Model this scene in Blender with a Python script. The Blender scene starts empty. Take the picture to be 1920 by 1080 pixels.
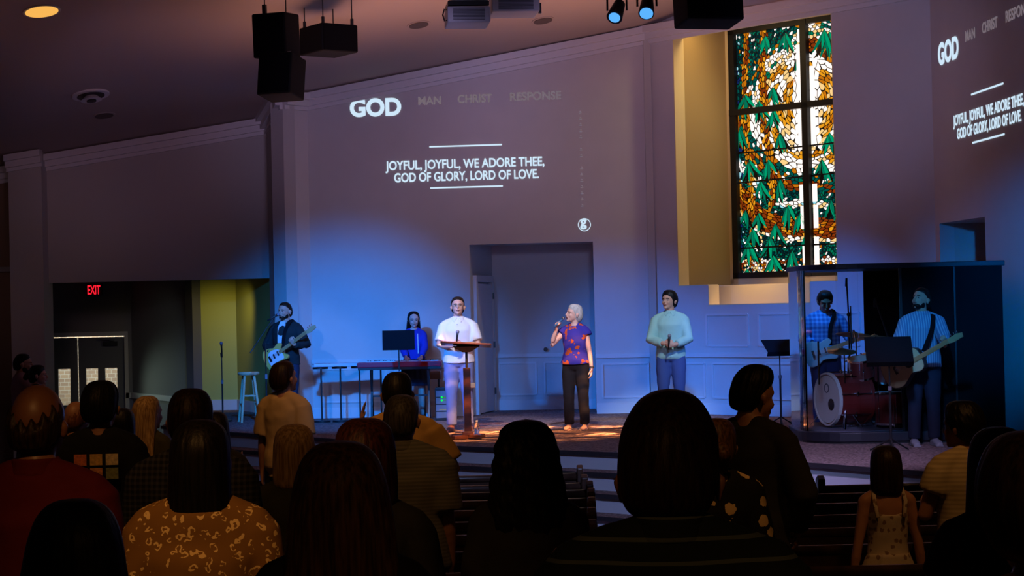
import bpy, math, random
import numpy as np
from mathutils import Vector, Matrix
random.seed(7)
V = Vector
SC = bpy.context.scene
COL = SC.collection
PI = math.pi
R = math.radians

# ------------------------------------------------------------------ camera
F = 3600.0
CAMZ = 2.42
pitch, roll = math.atan(41.0 / F), 0.0225
fwd = V((0, math.cos(pitch), math.sin(pitch)))
up0 = V((0, -math.sin(pitch), math.cos(pitch)))
rt0 = V((1, 0, 0))
camU = up0 * math.cos(roll) + rt0 * math.sin(roll)
camR = rt0 * math.cos(roll) - up0 * math.sin(roll)
cd = bpy.data.cameras.new('camera')
cam = bpy.data.objects.new('camera', cd)
COL.objects.link(cam)
cd.sensor_width = 36.0
cd.lens = 36.0 * F / 1920.0
cd.clip_end = 200
cam.matrix_world = Matrix(((camR.x, camU.x, -fwd.x, 0), (camR.y, camU.y, -fwd.y, 0), (camR.z, camU.z, -fwd.z, CAMZ), (0, 0, 0, 1)))
SC.camera = cam


def at(px, py, D):
    """world point seen at a pixel of the photograph, D metres along the hall"""
    d = fwd + camR * ((px - 960) / F) - camU * ((py - 540) / F)
    return V((0, 0, CAMZ)) + d * (D / d.y)


# ------------------------------------------------------------------ world, exposure
SC.view_settings.view_transform = 'Standard'
SC.view_settings.look = 'None'
SC.view_settings.gamma = 1.0
SC.view_settings.exposure = 0.0
w = bpy.data.worlds.new('world')
SC.world = w
w.use_nodes = True
w.node_tree.nodes['Background'].inputs[0].default_value = (0.30, 0.20, 0.34, 1)
w.node_tree.nodes['Background'].inputs[1].default_value = 0.01


# ------------------------------------------------------------------ lights
def aim(o, target):
    o.rotation_euler = (V(target) - o.location).to_track_quat('-Z', 'Y').to_euler()


def spot(name, loc, target, power, color, size=40, blend=0.6, radius=0.12):
    l = bpy.data.lights.new(name, 'SPOT')
    l.energy, l.color, l.spot_size, l.spot_blend, l.shadow_soft_size = power, color, R(size), blend, radius
    o = bpy.data.objects.new(name, l)
    COL.objects.link(o)
    o.location = loc
    aim(o, target)
    return o


def area(name, loc, target, power, color, sx, sy, spread=180):
    l = bpy.data.lights.new(name, 'AREA')
    l.energy, l.color, l.shape, l.size, l.size_y = power, color, 'RECTANGLE', sx, sy
    l.spread = R(spread)
    o = bpy.data.objects.new(name, l)
    COL.objects.link(o)
    o.location = loc
    aim(o, target)
    return o


# blue wash on the lower part of the stage walls
spot('blue_wash', (-2.6, 21.5, 4.4), (-2.6, 29.9, 1.2), 3900, (0.0, 0.22, 1.0), 38, 1.0)
spot('blue_wash', (-6.4, 20.5, 4.3), (1.7, 29.5, 1.0), 5200, (0.0, 0.20, 1.0), 24, 1.0)
spot('blue_wash', (3.2, 20.5, 4.6), (4.0, 27.6, 1.0), 2300, (0.01, 0.20, 1.0), 38, 1.0)
spot('blue_wash', (3.2, 15.5, 4.7), (4.45, 21.4, 2.0), 1100, (0.02, 0.36, 1.0), 15, 0.8)
spot('blue_wash', (4.4, 15.0, 4.0), (6.1, 21.5, 2.7), 2600, (0.0, 0.25, 1.0), 26, 1.0)
# white key on the singers, steep enough to land on the carpet
spot('key_light', (-1.3, 20.2, 6.2), (-0.68, 25.9, 1.95), 2300, (0.84, 0.80, 1.0), 15, 0.6, .06)
spot('key_light', (0.5, 20.0, 6.2), (0.92, 25.6, 1.9), 2000, (0.84, 0.80, 1.0), 13, 0.6, .06)
spot('key_light', (2.6, 20.0, 6.0), (2.2, 26.1, 2.0), 1400, (0.66, 0.84, 1.0), 13, 0.6, .06)
spot('key_light', (-4.6, 21.0, 4.6), (-3.35, 28.2, 2.1), 420, (0.40, 0.50, 1.0), 14, 0.7, .06)
spot('key_light', (-2.4, 21.0, 5.0), (-1.5, 28.7, 2.2), 260, (0.40, 0.42, 1.0), 10, 0.7, .06)
spot('stage_front_wash', (1.5, 12.0, 4.9), (.5, 22.3, .3), 1500, (0.36, 0.48, 1.0), 52, 1.0, .3)
# dim fill for the upper walls; unseen floating areas added to light the ceiling
for (x, y, tx, ty, p, c) in ((-1.0, 17.5, -1.8, 29.8, 640, (.54, .43, .84)), (1.0, 17.5, 1.4, 29.4, 560, (.54, .43, .84)), (2.5, 16.5, 4.8, 26.8, 480, (.45, .44, .92)), (3.0, 14.0, 6.2, 21.5, 140, (.45, .44, .9)), (-3.5, 19.0, -5.9, 30.9, 190, (.9, .52, .85))):
    spot('wall_wash', (x, y, 4.3), (tx, ty, 5.9), p * 1.4, c, 31, 1.0, .4)
area('ceiling_fill', (-1.6, 25.4, 3.9), (-1.6, 25.5, 8.0), 26, (1.0, 0.46, 0.32), 3, 2, 105)
area('ceiling_fill', (1.7, 25.6, 3.9), (1.6, 25.6, 8.0), 44, (1.0, 0.46, 0.32), 4, 2, 110)
area('ceiling_fill', (-6.0, 23.0, 2.6), (-6.0, 23.3, 8.0), 4, (1.0, 0.45, 0.35), 3, 4, 120)
spot('stage_front_wash', (3.0, 15.3, 5.0), (3.3, 20.4, .7), 1250, (0.62, 0.50, 1.0), 34, 1.0, .2)


spot('wall_wash', (-5.5, 20.0, 4.2), (-7.8, 30.6, 3.6), 110, (.9, .55, .62), 24, 1.0, .4)
spot('projector_fill', (.2, 14.5, 5.0), (-.3, 22.6, 5.55), 75, (.55, .55, 1.0), 13, 1.0, .2)


def warm_gobo(loc, target, power, size, seed):
    """sun-warm light broken up on the carpet"""
    o = spot('warm_patch', loc, target, power, (1.0, 0.40, 0.13), size, 0.35, .01)
    l = o.data
    l.use_nodes = True
    nt = l.node_tree
    em = nt.nodes['Emission']
    tc = nt.nodes.new('ShaderNodeTexCoord')
    mp = nt.nodes.new('ShaderNodeMapping')
    mp.inputs['Scale'].default_value = (9, 38, 1)
    mp.inputs['Location'].default_value = (seed, seed * 2, 0)
    n = nt.nodes.new('ShaderNodeTexNoise')
    n.inputs['Scale'].default_value = 1.0
    n.inputs['Detail'].default_value = 2
    r = nt.nodes.new('ShaderNodeValToRGB')
    r.color_ramp.elements[0].position = .44
    r.color_ramp.elements[0].color = (.06, .06, .06, 1)
    r.color_ramp.elements[1].position = .62
    r.color_ramp.elements[1].color = (1.6, 1.6, 1.6, 1)
    nt.links.new(tc.outputs['Normal'], mp.inputs[0])
    nt.links.new(mp.outputs[0], n.inputs['Vector'])
    nt.links.new(n.outputs['Fac'], r.inputs['Fac'])
    nt.links.new(r.outputs['Color'], em.inputs['Color'])


STZ_ = 0.8
warm_gobo((1.4, 19.6, 6.3), (0.1, 25.1, STZ_), 5500, 23, 0)
for k, (px, D, sz) in enumerate(((822, 25.6, 7), (925, 25.5, 7), (1010, 26.3, 7), (1140, 26.2, 5.5), (1120, 24.7, 6), (990, 24.8, 6))):
    q = at(px, 800, D)
    warm_gobo((q.x + .3, D - .1, 6.4), (q.x, D, STZ_), 9500, sz, k * 3.3 + 1)
spot('blue_wash', (2.7, 23.0, 5.8), (3.97, 24.75, 2.0), 900, (0.0, 0.30, 1.0), 15, .8)
# warm can lights above the seating
for (x, y, z, tx, ty, p, sz) in ((-1.15, 4.0, 3.9, -.95, 5.9, 88, 50), (-1.9, 15.6, 4.4, -2.1, 17.8, 110, 40), (-2.3, 8.9, 4.1, -2.35, 10.8, 42, 45), (-1.3, 10.9, 4.4, -1.1, 12.9, 100, 60), (-3.0, 12.6, 4.2, -2.8, 14.2, 60, 60), (-.5, 8.0, 4.1, -.5, 9.9, 40, 60), (-1.6, 6.2, 4.0, -1.6, 7.9, 26, 55),
                                  (2.3, 8.2, 4.0, 2.2, 9.9, 46, 60), (.85, 6.8, 3.8, .9, 8.5, 34, 50), (1.3, 2.3, 3.4, 1.05, 3.5, 16, 50), (0.1, 2.1, 3.4, -.2, 3.9, 12, 60), (2.6, 15.0, 4.6, 3.0, 17.5, 20, 70)):
    spot('can_light', (x, y, z), (tx, ty, 1.3), p, (1.0, 0.45, 0.13), sz, 0.9, 0.1)


# ------------------------------------------------------------------ materials
def nodes_of(name):
    m = bpy.data.materials.new(name)
    m.use_nodes = True
    nt = m.node_tree
    return m, nt, nt.nodes['Principled BSDF']


def mat(name, col, rough=0.6, metal=0.0, emit=None, es=0.0, noise=0.0, nscale=8.0, bump=0.0, bscale=60.0, spec=None, coat=0.0):
    m, nt, b = nodes_of(name)
    b.inputs['Base Color'].default_value = (*col, 1)
    b.inputs['Roughness'].default_value = rough
    b.inputs['Metallic'].default_value = metal
    if spec is not None:
        b.inputs['Specular IOR Level'].default_value = spec
    if coat:
        b.inputs['Coat Weight'].default_value = coat
    if emit:
        b.inputs['Emission Color'].default_value = (*emit, 1)
        b.inputs['Emission Strength'].default_value = es
    tc = nt.nodes.new('ShaderNodeTexCoord')
    if noise:
        n = nt.nodes.new('ShaderNodeTexNoise')
        n.inputs['Scale'].default_value = nscale
        n.inputs['Detail'].default_value = 4
        nt.links.new(tc.outputs['Object'], n.inputs['Vector'])
        r = nt.nodes.new('ShaderNodeValToRGB')
        r.color_ramp.elements[0].position = 0.3
        r.color_ramp.elements[1].position = 0.7
        r.color_ramp.elements[0].color = (*[c * (1 - noise) for c in col], 1)
        r.color_ramp.elements[1].color = (*[min(1, c * (1 + noise)) for c in col], 1)
        nt.links.new(n.outputs['Fac'], r.inputs['Fac'])
        nt.links.new(r.outputs['Color'], b.inputs['Base Color'])
    if bump:
        n2 = nt.nodes.new('ShaderNodeTexNoise')
        n2.inputs['Scale'].default_value = bscale
        n2.inputs['Detail'].default_value = 3
        nt.links.new(tc.outputs['Object'], n2.inputs['Vector'])
        bp = nt.nodes.new('ShaderNodeBump')
        bp.inputs['Strength'].default_value = bump
        bp.inputs['Distance'].default_value = 0.01
        nt.links.new(n2.outputs['Fac'], bp.inputs['Height'])
        nt.links.new(bp.outputs['Normal'], b.inputs['Normal'])
    return m


def emis(name, col, s):
    m = bpy.data.materials.new(name)
    m.use_nodes = True
    nt = m.node_tree
    nt.nodes.clear()
    e = nt.nodes.new('ShaderNodeEmission')
    e.inputs[0].default_value = (*col, 1)
    e.inputs[1].default_value = s
    o = nt.nodes.new('ShaderNodeOutputMaterial')
    nt.links.new(e.outputs[0], o.inputs[0])
    return m


def pattern(name, base, fig, kind, scale=1.0, rough=0.85):
    """woven cloth with a printed or woven figure"""
    m, nt, b = nodes_of(name)
    N, L = nt.nodes.new, nt.links.new
    b.inputs['Roughness'].default_value = rough
    b.inputs['Specular IOR Level'].default_value = 0.2
    tc = N('ShaderNodeTexCoord')
    mx = N('ShaderNodeMix')
    mx.data_type = 'RGBA'
    mx.inputs[6].default_value = (*base, 1)
    mx.inputs[7].default_value = (*fig, 1)

    def mth(op, a, c=None):
        n = N('ShaderNodeMath')
        n.operation = op
        for i, q in enumerate((a, c)):
            if q is None:
                continue
            if isinstance(q, (int, float)):
                n.inputs[i].default_value = q
            else:
                L(q, n.inputs[i])
        return n.outputs[0]

    sx = N('ShaderNodeSeparateXYZ')
    L(tc.outputs['Object'], sx.inputs[0])
    if kind == 'stripes':
        f = mth('FRACT', mth('MULTIPLY', sx.outputs['Z'], 28 * scale))
        fac = mth('GREATER_THAN', f, 0.82)
    elif kind == 'fine':
        f = mth('FRACT', mth('MULTIPLY', sx.outputs['Z'], 55 * scale))
        fac = mth('MULTIPLY', mth('GREATER_THAN', f, 0.5), 0.6)
    elif kind == 'vertical':
        f = mth('FRACT', mth('MULTIPLY', sx.outputs['X'], 26 * scale))
        fac = mth('GREATER_THAN', f, 0.6)
    elif kind in ('check', 'plaid'):
        f = mth('GREATER_THAN', mth('FRACT', mth('MULTIPLY', sx.outputs['X'], 34 * scale)), 0.55)
        g = mth('GREATER_THAN', mth('FRACT', mth('MULTIPLY', sx.outputs['Z'], 34 * scale)), 0.55)
        fac = mth('MULTIPLY', mth('ADD', f, g), 0.5)
    elif kind == 'dots':
        vx = mth('SUBTRACT', mth('FRACT', mth('MULTIPLY', sx.outputs['X'], 55 * scale)), 0.5)
        vz = mth('SUBTRACT', mth('FRACT', mth('MULTIPLY', sx.outputs['Z'], 55 * scale)), 0.5)
        d = mth('ADD', mth('MULTIPLY', vx, vx), mth('MULTIPLY', vz, vz))
        fac = mth('LESS_THAN', d, 0.07)
    elif kind == 'leopard':
        nz = N('ShaderNodeTexNoise')
        nz.inputs['Scale'].default_value = 30
        L(tc.outputs['Object'], nz.inputs['Vector'])
        ad = N('ShaderNodeMix')
        ad.data_type = 'RGBA'
        ad.inputs[0].default_value = 0.04
        L(tc.outputs['Object'], ad.inputs[6])
        L(nz.outputs['Color'], ad.inputs[7])
        v = N('ShaderNodeTexVoronoi')
        v.inputs['Scale'].default_value = 31 * scale
        L(ad.outputs[2], v.inputs['Vector'])
        a = mth('GREATER_THAN', v.outputs['Distance'], 0.22)
        c = mth('LESS_THAN', v.outputs['Distance'], 0.38)
        n2 = N('ShaderNodeTexNoise')
        n2.inputs['Scale'].default_value = 45
        L(tc.outputs['Object'], n2.inputs['Vector'])
        g = mth('GREATER_THAN', n2.outputs['Fac'], 0.46)
        fac = mth('MULTIPLY', mth('MULTIPLY', a, c), g)
    elif kind == 'floral':
        v = N('ShaderNodeTexVoronoi')
        v.inputs['Scale'].default_value = 9 * scale
        v.inputs['Randomness'].default_value = 0.9
        nz = N('ShaderNodeTexNoise')
        nz.inputs['Scale'].default_value = 22 * scale
        L(tc.outputs['Object'], nz.inputs['Vector'])
        L(tc.outputs['Object'], v.inputs['Vector'])
        q = mth('ADD', v.outputs['Distance'], mth('MULTIPLY', mth('SUBTRACT', nz.outputs['Fac'], 0.5), 0.5))
        fac = mth('MULTIPLY', mth('LESS_THAN', q, 0.33), 0.9)
    elif kind == 'blotch':
        v = N('ShaderNodeTexNoise')
        v.inputs['Scale'].default_value = 13 * scale
        L(tc.outputs['Object'], v.inputs['Vector'])
        fac = mth('GREATER_THAN', v.outputs['Fac'], 0.58)
    L(fac, mx.inputs[0])
    L(mx.outputs[2], b.inputs['Base Color'])
    return m


def hairmat(name, col, col2=None, rough=0.45):
    m, nt, b = nodes_of(name)
    col2 = col2 or tuple(c * 0.45 for c in col)
    tc = nt.nodes.new('ShaderNodeTexCoord')
    mp = nt.nodes.new('ShaderNodeMapping')
    mp.inputs['Scale'].default_value = (70, 70, 5)
    n = nt.nodes.new('ShaderNodeTexNoise')
    n.inputs['Scale'].default_value = 1.6
    n.inputs['Detail'].default_value = 5
    r = nt.nodes.new('ShaderNodeValToRGB')
    r.color_ramp.elements[0].position = 0.35
    r.color_ramp.elements[1].position = 0.68
    r.color_ramp.elements[0].color = (*col2, 1)
    r.color_ramp.elements[1].color = (*col, 1)
    bp = nt.nodes.new('ShaderNodeBump')
    bp.inputs['Strength'].default_value = 0.5
    bp.inputs['Distance'].default_value = 0.004
    nt.links.new(tc.outputs['Object'], mp.inputs[0])
    nt.links.new(mp.outputs[0], n.inputs['Vector'])
    nt.links.new(n.outputs['Fac'], r.inputs['Fac'])
    nt.links.new(r.outputs['Color'], b.inputs['Base Color'])
    nt.links.new(n.outputs['Fac'], bp.inputs['Height'])
    nt.links.new(bp.outputs['Normal'], b.inputs['Normal'])
    b.inputs['Roughness'].default_value = rough
    b.inputs['Specular IOR Level'].default_value = 0.14
    return m


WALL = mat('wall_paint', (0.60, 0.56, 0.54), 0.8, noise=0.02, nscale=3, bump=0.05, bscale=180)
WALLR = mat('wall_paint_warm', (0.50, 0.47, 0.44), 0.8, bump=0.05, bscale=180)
TRIM = mat('trim_paint', (0.66, 0.63, 0.62), 0.5)
CREAM = mat('cream_paint', (0.80, 0.62, 0.30), 0.75, bump=0.04, bscale=120)
OCHRE = mat('ochre_paint', (0.52, 0.50, 0.12), 0.8, bump=0.05, bscale=150)
CEIL = mat('ceiling_paint', (0.42, 0.34, 0.30), 0.9, bump=0.08, bscale=160)
CARPET = mat('stage_carpet', (0.22, 0.15, 0.14), 0.95, noise=0.75, nscale=38, bump=0.5, bscale=220, spec=0.1)
AISLE = mat('aisle_carpet', (0.20, 0.11, 0.12), 0.95, noise=0.5, nscale=60, bump=0.5, bscale=220, spec=0.1)
RISER = mat('riser_paint', (0.55, 0.53, 0.58), 0.6)
NOSING = mat('nosing_dark', (0.03, 0.025, 0.03), 0.5)
DWOOD = mat('dark_pew_wood', (0.035, 0.016, 0.010), 0.32, noise=0.4, nscale=12, coat=0.3)
WOOD = mat('cherry_wood', (0.085, 0.026, 0.014), 0.35, noise=0.35, nscale=14, coat=0.3)
BLACK = mat('black_metal', (0.012, 0.012, 0.014), 0.4)
MATTE = mat('black_cloth', (0.006, 0.006, 0.008), 0.95, spec=0.1)
GRILLE = mat('speaker_black', (0.007, 0.007, 0.008), 0.8, bump=0.3, bscale=300, spec=0.15)
CHROME = mat('chrome', (0.75, 0.78, 0.82), 0.12, 1.0)
WHITEP = mat('white_plastic', (0.62, 0.62, 0.66), 0.45)
GREYP = mat('grey_plastic', (0.16, 0.16, 0.20), 0.5)


# ------------------------------------------------------------------ geometry helpers
class G:
    def __init__(s):
        s.v, s.f = [], []

    def add(s, vs, fs):
        o = len(s.v)
        s.v += [V(p) for p in vs]
        s.f += [tuple(i + o for i in q) for q in fs]
        return s

    def box(s, c, size, M=None):
        c, h = V(c), V(size) / 2
        vs = [V((x * h.x, y * h.y, z * h.z)) for x in (-1, 1) for y in (-1, 1) for z in (-1, 1)]
        vs = [c + (M @ p if M else p) for p in vs]
        return s.add(vs, [(0, 1, 3, 2), (4, 6, 7, 5), (0, 4, 5, 1), (2, 3, 7, 6), (0, 2, 6, 4), (1, 5, 7, 3)])

    def bx(s, x0, x1, y0, y1, z0, z1):
        return s.box(((x0 + x1) / 2, (y0 + y1) / 2, (z0 + z1) / 2), (abs(x1 - x0), abs(y1 - y0), abs(z1 - z0)))

    def bar(s, a, b, wd, dp, up=(0, 0, 1)):
        a, b = V(a), V(b)
        t = (b - a).normalized()
        u = V(up)
        if abs(t.dot(u)) > 0.98:
            u = V((0, 1, 0))
        x = t.cross(u).normalized()
        y = x.cross(t)
        vs = [p + x * (i * wd / 2) + y * (j * dp / 2) for p in (a, b) for i, j in ((-1, -1), (1, -1), (1, 1), (-1, 1))]
        return s.add(vs, [(0, 3, 2, 1), (4, 5, 6, 7), (0, 1, 5, 4), (1, 2, 6, 5), (2, 3, 7, 6), (3, 0, 4, 7)])

    def tube(s, pts, rads, n=10, flat=True, ref=None):
        pts = [V(p) for p in pts]
        if not isinstance(rads, (list, tuple)):
            rads = [rads] * len(pts)
        rads = [(r, r) if isinstance(r, (int, float)) else r for r in rads]
        if not flat:
            t0 = (pts[0] - pts[1]).normalized()
            t1 = (pts[-1] - pts[-2]).normalized()
            a, b = rads[0], rads[-1]
            ra, rb = min(a), min(b)
            P = [pts[0] + t0 * ra * 0.97, pts[0] + t0 * ra * 0.75] + pts + [pts[-1] + t1 * rb * 0.75, pts[-1] + t1 * rb * 0.97]
            Q = [(a[0] * .22, a[1] * .22), (a[0] * .66, a[1] * .66)] + rads + [(b[0] * .66, b[1] * .66), (b[0] * .22, b[1] * .22)]
            pts, rads = P, Q
        if ref is None:
            tt = (pts[-1] - pts[0]).normalized()
            ref = V((1, 0, 0)) if abs(tt.x) < 0.7 else V((0, 0, 1))
        ref = V(ref)
        vs = []
        for i, p in enumerate(pts):
            t = (pts[min(i + 1, len(pts) - 1)] - pts[max(i - 1, 0)]).normalized()
            x = (ref - t * ref.dot(t)).normalized()
            y = t.cross(x)
            for k in range(n):
                a = 2 * PI * k / n
                vs.append(p + x * (math.cos(a) * rads[i][0]) + y * (math.sin(a) * rads[i][1]))
        fs = []
        for i in range(len(pts) - 1):
            for k in range(n):
                k2 = (k + 1) % n
                fs.append((i * n + k, i * n + k2, (i + 1) * n + k2, (i + 1) * n + k))
        fs.append(tuple(range(n - 1, -1, -1)))
        fs.append(tuple((len(pts) - 1) * n + k for k in range(n)))
        return s.add(vs, fs)

    def ball(s, c, r, M=None, n=14, m=8):
        c = V(c)
        r = V((r, r, r)) if isinstance(r, (int, float)) else V(r)
        vs = [V((0, 0, r.z))]
        for i in range(1, m):
            th = PI * i / m
            for k in range(n):
                a = 2 * PI * k / n
                vs.append(V((r.x * math.sin(th) * math.cos(a), r.y * math.sin(th) * math.sin(a), r.z * math.cos(th))))
        vs.append(V((0, 0, -r.z)))
        fs = [(0, 1 + k, 1 + (k + 1) % n) for k in range(n)]
        for i in range(m - 2):
            for k in range(n):
                a, b = 1 + i * n + k, 1 + i * n + (k + 1) % n
                fs.append((a, a + n, b + n, b))
        e = len(vs) - 1
        o = 1 + (m - 2) * n
        fs += [(e, o + (k + 1) % n, o + k) for k in range(n)]
        return s.add([c + (M @ p if M else p) for p in vs], fs)

    def disc(s, c, axis, r, h, n=28):
        c, a = V(c), V(axis).normalized()
        return s.tube([c - a * h / 2, c + a * h / 2], r, n)

    def prism(s, poly, z0, z1):
        """plan polygon (counter-clockwise) raised from z0 to z1 (numbers or functions)"""
        f0 = z0 if callable(z0) else (lambda x, y: z0)
        f1 = z1 if callable(z1) else (lambda x, y: z1)
        n = len(poly)
        vs = [(x, y, f0(x, y)) for x, y in poly] + [(x, y, f1(x, y)) for x, y in poly]
        fs = [tuple(range(n - 1, -1, -1)), tuple(range(n, 2 * n))] + [(i, (i + 1) % n, n + (i + 1) % n, n + i) for i in range(n)]
        return s.add(vs, fs)

    def slab(s, pts, nrm, th):
        """outline in space given a thickness along nrm"""
        nrm = V(nrm)
        pts = [V(p) for p in pts]
        n = len(pts)
        vs = [p - nrm * th / 2 for p in pts] + [p + nrm * th / 2 for p in pts]
        return s.add(vs, [tuple(range(n - 1, -1, -1)), tuple(range(n, 2 * n))] + [(i, (i + 1) % n, n + (i + 1) % n, n + i) for i in range(n)])


def link(name, g, m, parent=None, loc=None, smooth=False, remesh=None, sm=2, wrinkle=0, bevel=0, label=None):
    """authored in world space; the object's origin is loc (or its parent's)"""
    origin = V(loc) if loc is not None else (parent['o_'] if False else (parent.matrix_basis.translation.copy() if parent else V((0, 0, 0))))
    wo = origin
    if parent is not None:
        wo = world_origin(parent)
        if loc is not None:
            wo = V(loc)
    me = bpy.data.meshes.new(name)
    me.from_pydata([p - wo for p in g.v], [], g.f)
    mats = m if isinstance(m, (list, tuple)) else [m]
    for q in mats:
        me.materials.append(q)
    if smooth:
        me.polygons.foreach_set('use_smooth', [True] * len(me.polygons))
    me.update()
    o = bpy.data.objects.new(name, me)
    COL.objects.link(o)
    if parent is not None:
        o.parent = parent
        o.location = wo - world_origin(parent)
    else:
        o.location = wo
    if remesh:
        md = o.modifiers.new('remesh', 'REMESH')
        md.mode = 'VOXEL'
        md.voxel_size = remesh
        md.use_smooth_shade = True
        if sm:
            s_ = o.modifiers.new('smooth', 'SMOOTH')
            s_.iterations = sm
            s_.factor = 0.5
        if wrinkle:
            d = o.modifiers.new('wrinkle', 'DISPLACE')
            d.texture = WRINKLE
            d.strength = wrinkle
            d.mid_level = 0.5
            d.texture_coords = 'LOCAL'
    if bevel:
        md = o.modifiers.new('bevel', 'BEVEL')
        md.width = bevel
        md.segments = 2
        md.limit_method = 'ANGLE'
    if label:
        o['label'] = label
    return o


def world_origin(o):
    p = V(o.location)
    while o.parent is not None:
        o = o.parent
        p += V(o.location)
    return p


WRINKLE = bpy.data.textures.new('folds', 'CLOUDS')
WRINKLE.noise_scale = 0.11
WRINKLE.noise_depth = 1


def tag(o, label, cat, group=None):
    o['label'] = label
    o['category'] = cat
    if group:
        o['group'] = group
    return o


def struct(o):
    o['kind'] = 'structure'
    return o


def thing(name, loc, label, cat, group=None):
    o = bpy.data.objects.new(name, None)
    COL.objects.link(o)
    o.location = loc
    o.empty_display_size = 0.2
    return tag(o, label, cat, group)


def joinable(text, size, m, name, origin, xdir, up, parent, bold=0.0, align='LEFT', spacing=1.0, width=None, depth=0.001):
    """lettering as a thin flat mesh on a surface"""
    cu = bpy.data.curves.new(name, 'FONT')
    cu.body = text
    cu.size = size
    cu.align_x = align
    cu.offset = bold
    cu.space_character = spacing
    cu.extrude = depth
    t = bpy.data.objects.new(name + '_src', cu)
    COL.objects.link(t)
    dg = bpy.context.evaluated_depsgraph_get()
    me = bpy.data.meshes.new_from_object(t.evaluated_get(dg))
    bpy.data.objects.remove(t)
    bpy.data.curves.remove(cu)
    xs = [v.co.x for v in me.vertices]
    k = 1.0
    if width and xs:
        k = width / (max(xs) - min(xs))
    x, y = V(xdir).normalized(), V(up).normalized()
    n = x.cross(y)
    po = world_origin(parent)
    for v in me.vertices:
        c = v.co
        v.co = V(origin) - po + x * (c.x * k) + y * c.y + n * (c.z + 0.003)
    me.materials.clear()
    me.materials.append(m)
    o = bpy.data.objects.new(name, me)
    COL.objects.link(o)
    o.parent = parent
    return o

# ------------------------------------------------------------------ the room
def floorz(y):
    return max(0.0, 0.70 - 0.04 * y)


STZ = 0.80                                    # stage floor


def ceilz(x, y):
    t = x - y
    return 10.64 + 0.145 * t if t <= -23.6 else 7.218 - 0.13 * (t + 23.6)


A = V((-3.13, 29.9, 0))
B = V((2.16, 29.35, 0))
C = V((5.70, 25.76, 0))
E = V((6.62, 14.8, 0))
A2 = V((-3.47, 29.55, 0))
A3 = V((-3.90, 30.9, 0))
L1 = V((-7.60, 30.9, 0))


def wall(name, p0, p1, pieces, th=0.2, m=WALL):
    p0, p1 = V(p0), V(p1)
    d = (p1 - p0)
    ln = d.length
    d.normalize()
    n = V((-d.y, d.x, 0))
    g = G()
    for (s0, s1, z0, z1) in pieces:
        s1 = ln if s1 is None else s1
        a, b = p0 + d * s0, p0 + d * s1
        poly = [(a.x, a.y), (b.x, b.y), (b.x + n.x * th, b.y + n.y * th), (a.x + n.x * th, a.y + n.y * th)]
        g.prism(poly, z0, (lambda x, y: ceilz(x, y) + 0.02) if z1 is None else z1)
    return struct(link(name, g, m)), d, n


# audience floor, falling gently towards the stage
g = G()
ys = [-3 + 1.025 * i for i in range(21)]
ys = [-3, 17.5, 37]
for i in range(2):
    y0, y1 = ys[i], ys[i + 1]
    z0, z1 = 0.70 - 0.04 * y0 if y0 < 17 else 0, 0.0
    g.add([(-10, y0, z0), (7.4, y0, z0), (7.4, y1, z1), (-10, y1, z1), (-10, y0, z0 - .2), (7.4, y0, z0 - .2), (7.4, y1, z1 - .2), (-10, y1, z1 - .2)],
          [(0, 1, 2, 3), (7, 6, 5, 4), (0, 4, 5, 1), (2, 6, 7, 3), (1, 5, 6, 2), (3, 7, 4, 0)])
struct(link('floor', g, AISLE))

g = G()
for poly in ([(-10, 13.6), (7.4, 31.0), (7.4, 37), (-10, 37)], [(-10, -3), (7.4, -3), (7.4, 31.0), (-10, 13.6)]):
    t0 = [10.64 + 0.145 * (x - y) if poly[0][1] > 0 else 7.218 - 0.13 * (x - y + 23.6) for x, y in poly]
    n = 4
    g.add([(x, y, t) for (x, y), t in zip(poly, t0)] + [(x, y, t + .15) for (x, y), t in zip(poly, t0)],
          [(3, 2, 1, 0), (4, 5, 6, 7)] + [(i, (i + 1) % n, n + (i + 1) % n, n + i) for i in range(n)])
struct(link('ceiling', g, CEIL))

# screen wall with its deep door alcove
dS = (B - A).normalized()
lS = (B - A).length
sA0 = (at(882, 560, 29.7).x - A.x) / dS.x
sA1 = (at(1114, 560, 29.5).x - A.x) / dS.x
ZA = at(1000, 456, 29.6).z
w_, dS, nS = wall('wall_screen', A, B, [(0, sA0, 0, None), (sA1, None, 0, None), (sA0, sA1, ZA, None)])
# alcove behind
aL, aR = A + dS * sA0, A + dS * sA1
bkL = at(927, 700, 31.1)
bkL.z = 0
bkR = V((aR.x + 0.05, 30.9, 0))
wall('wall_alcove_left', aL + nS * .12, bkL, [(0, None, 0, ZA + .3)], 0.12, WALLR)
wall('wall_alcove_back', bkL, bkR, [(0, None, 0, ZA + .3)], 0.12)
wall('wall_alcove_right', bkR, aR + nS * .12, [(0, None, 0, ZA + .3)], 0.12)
g = G().prism([(aL.x - .1, aL.y + .12), (aR.x + .1, aR.y + .12), (bkR.x + .1, bkR.y + .1), (bkL.x - .1, bkL.y + .1)], ZA + .02, ZA + .12)
struct(link('ceiling_alcove', g, WALLR))
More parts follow.
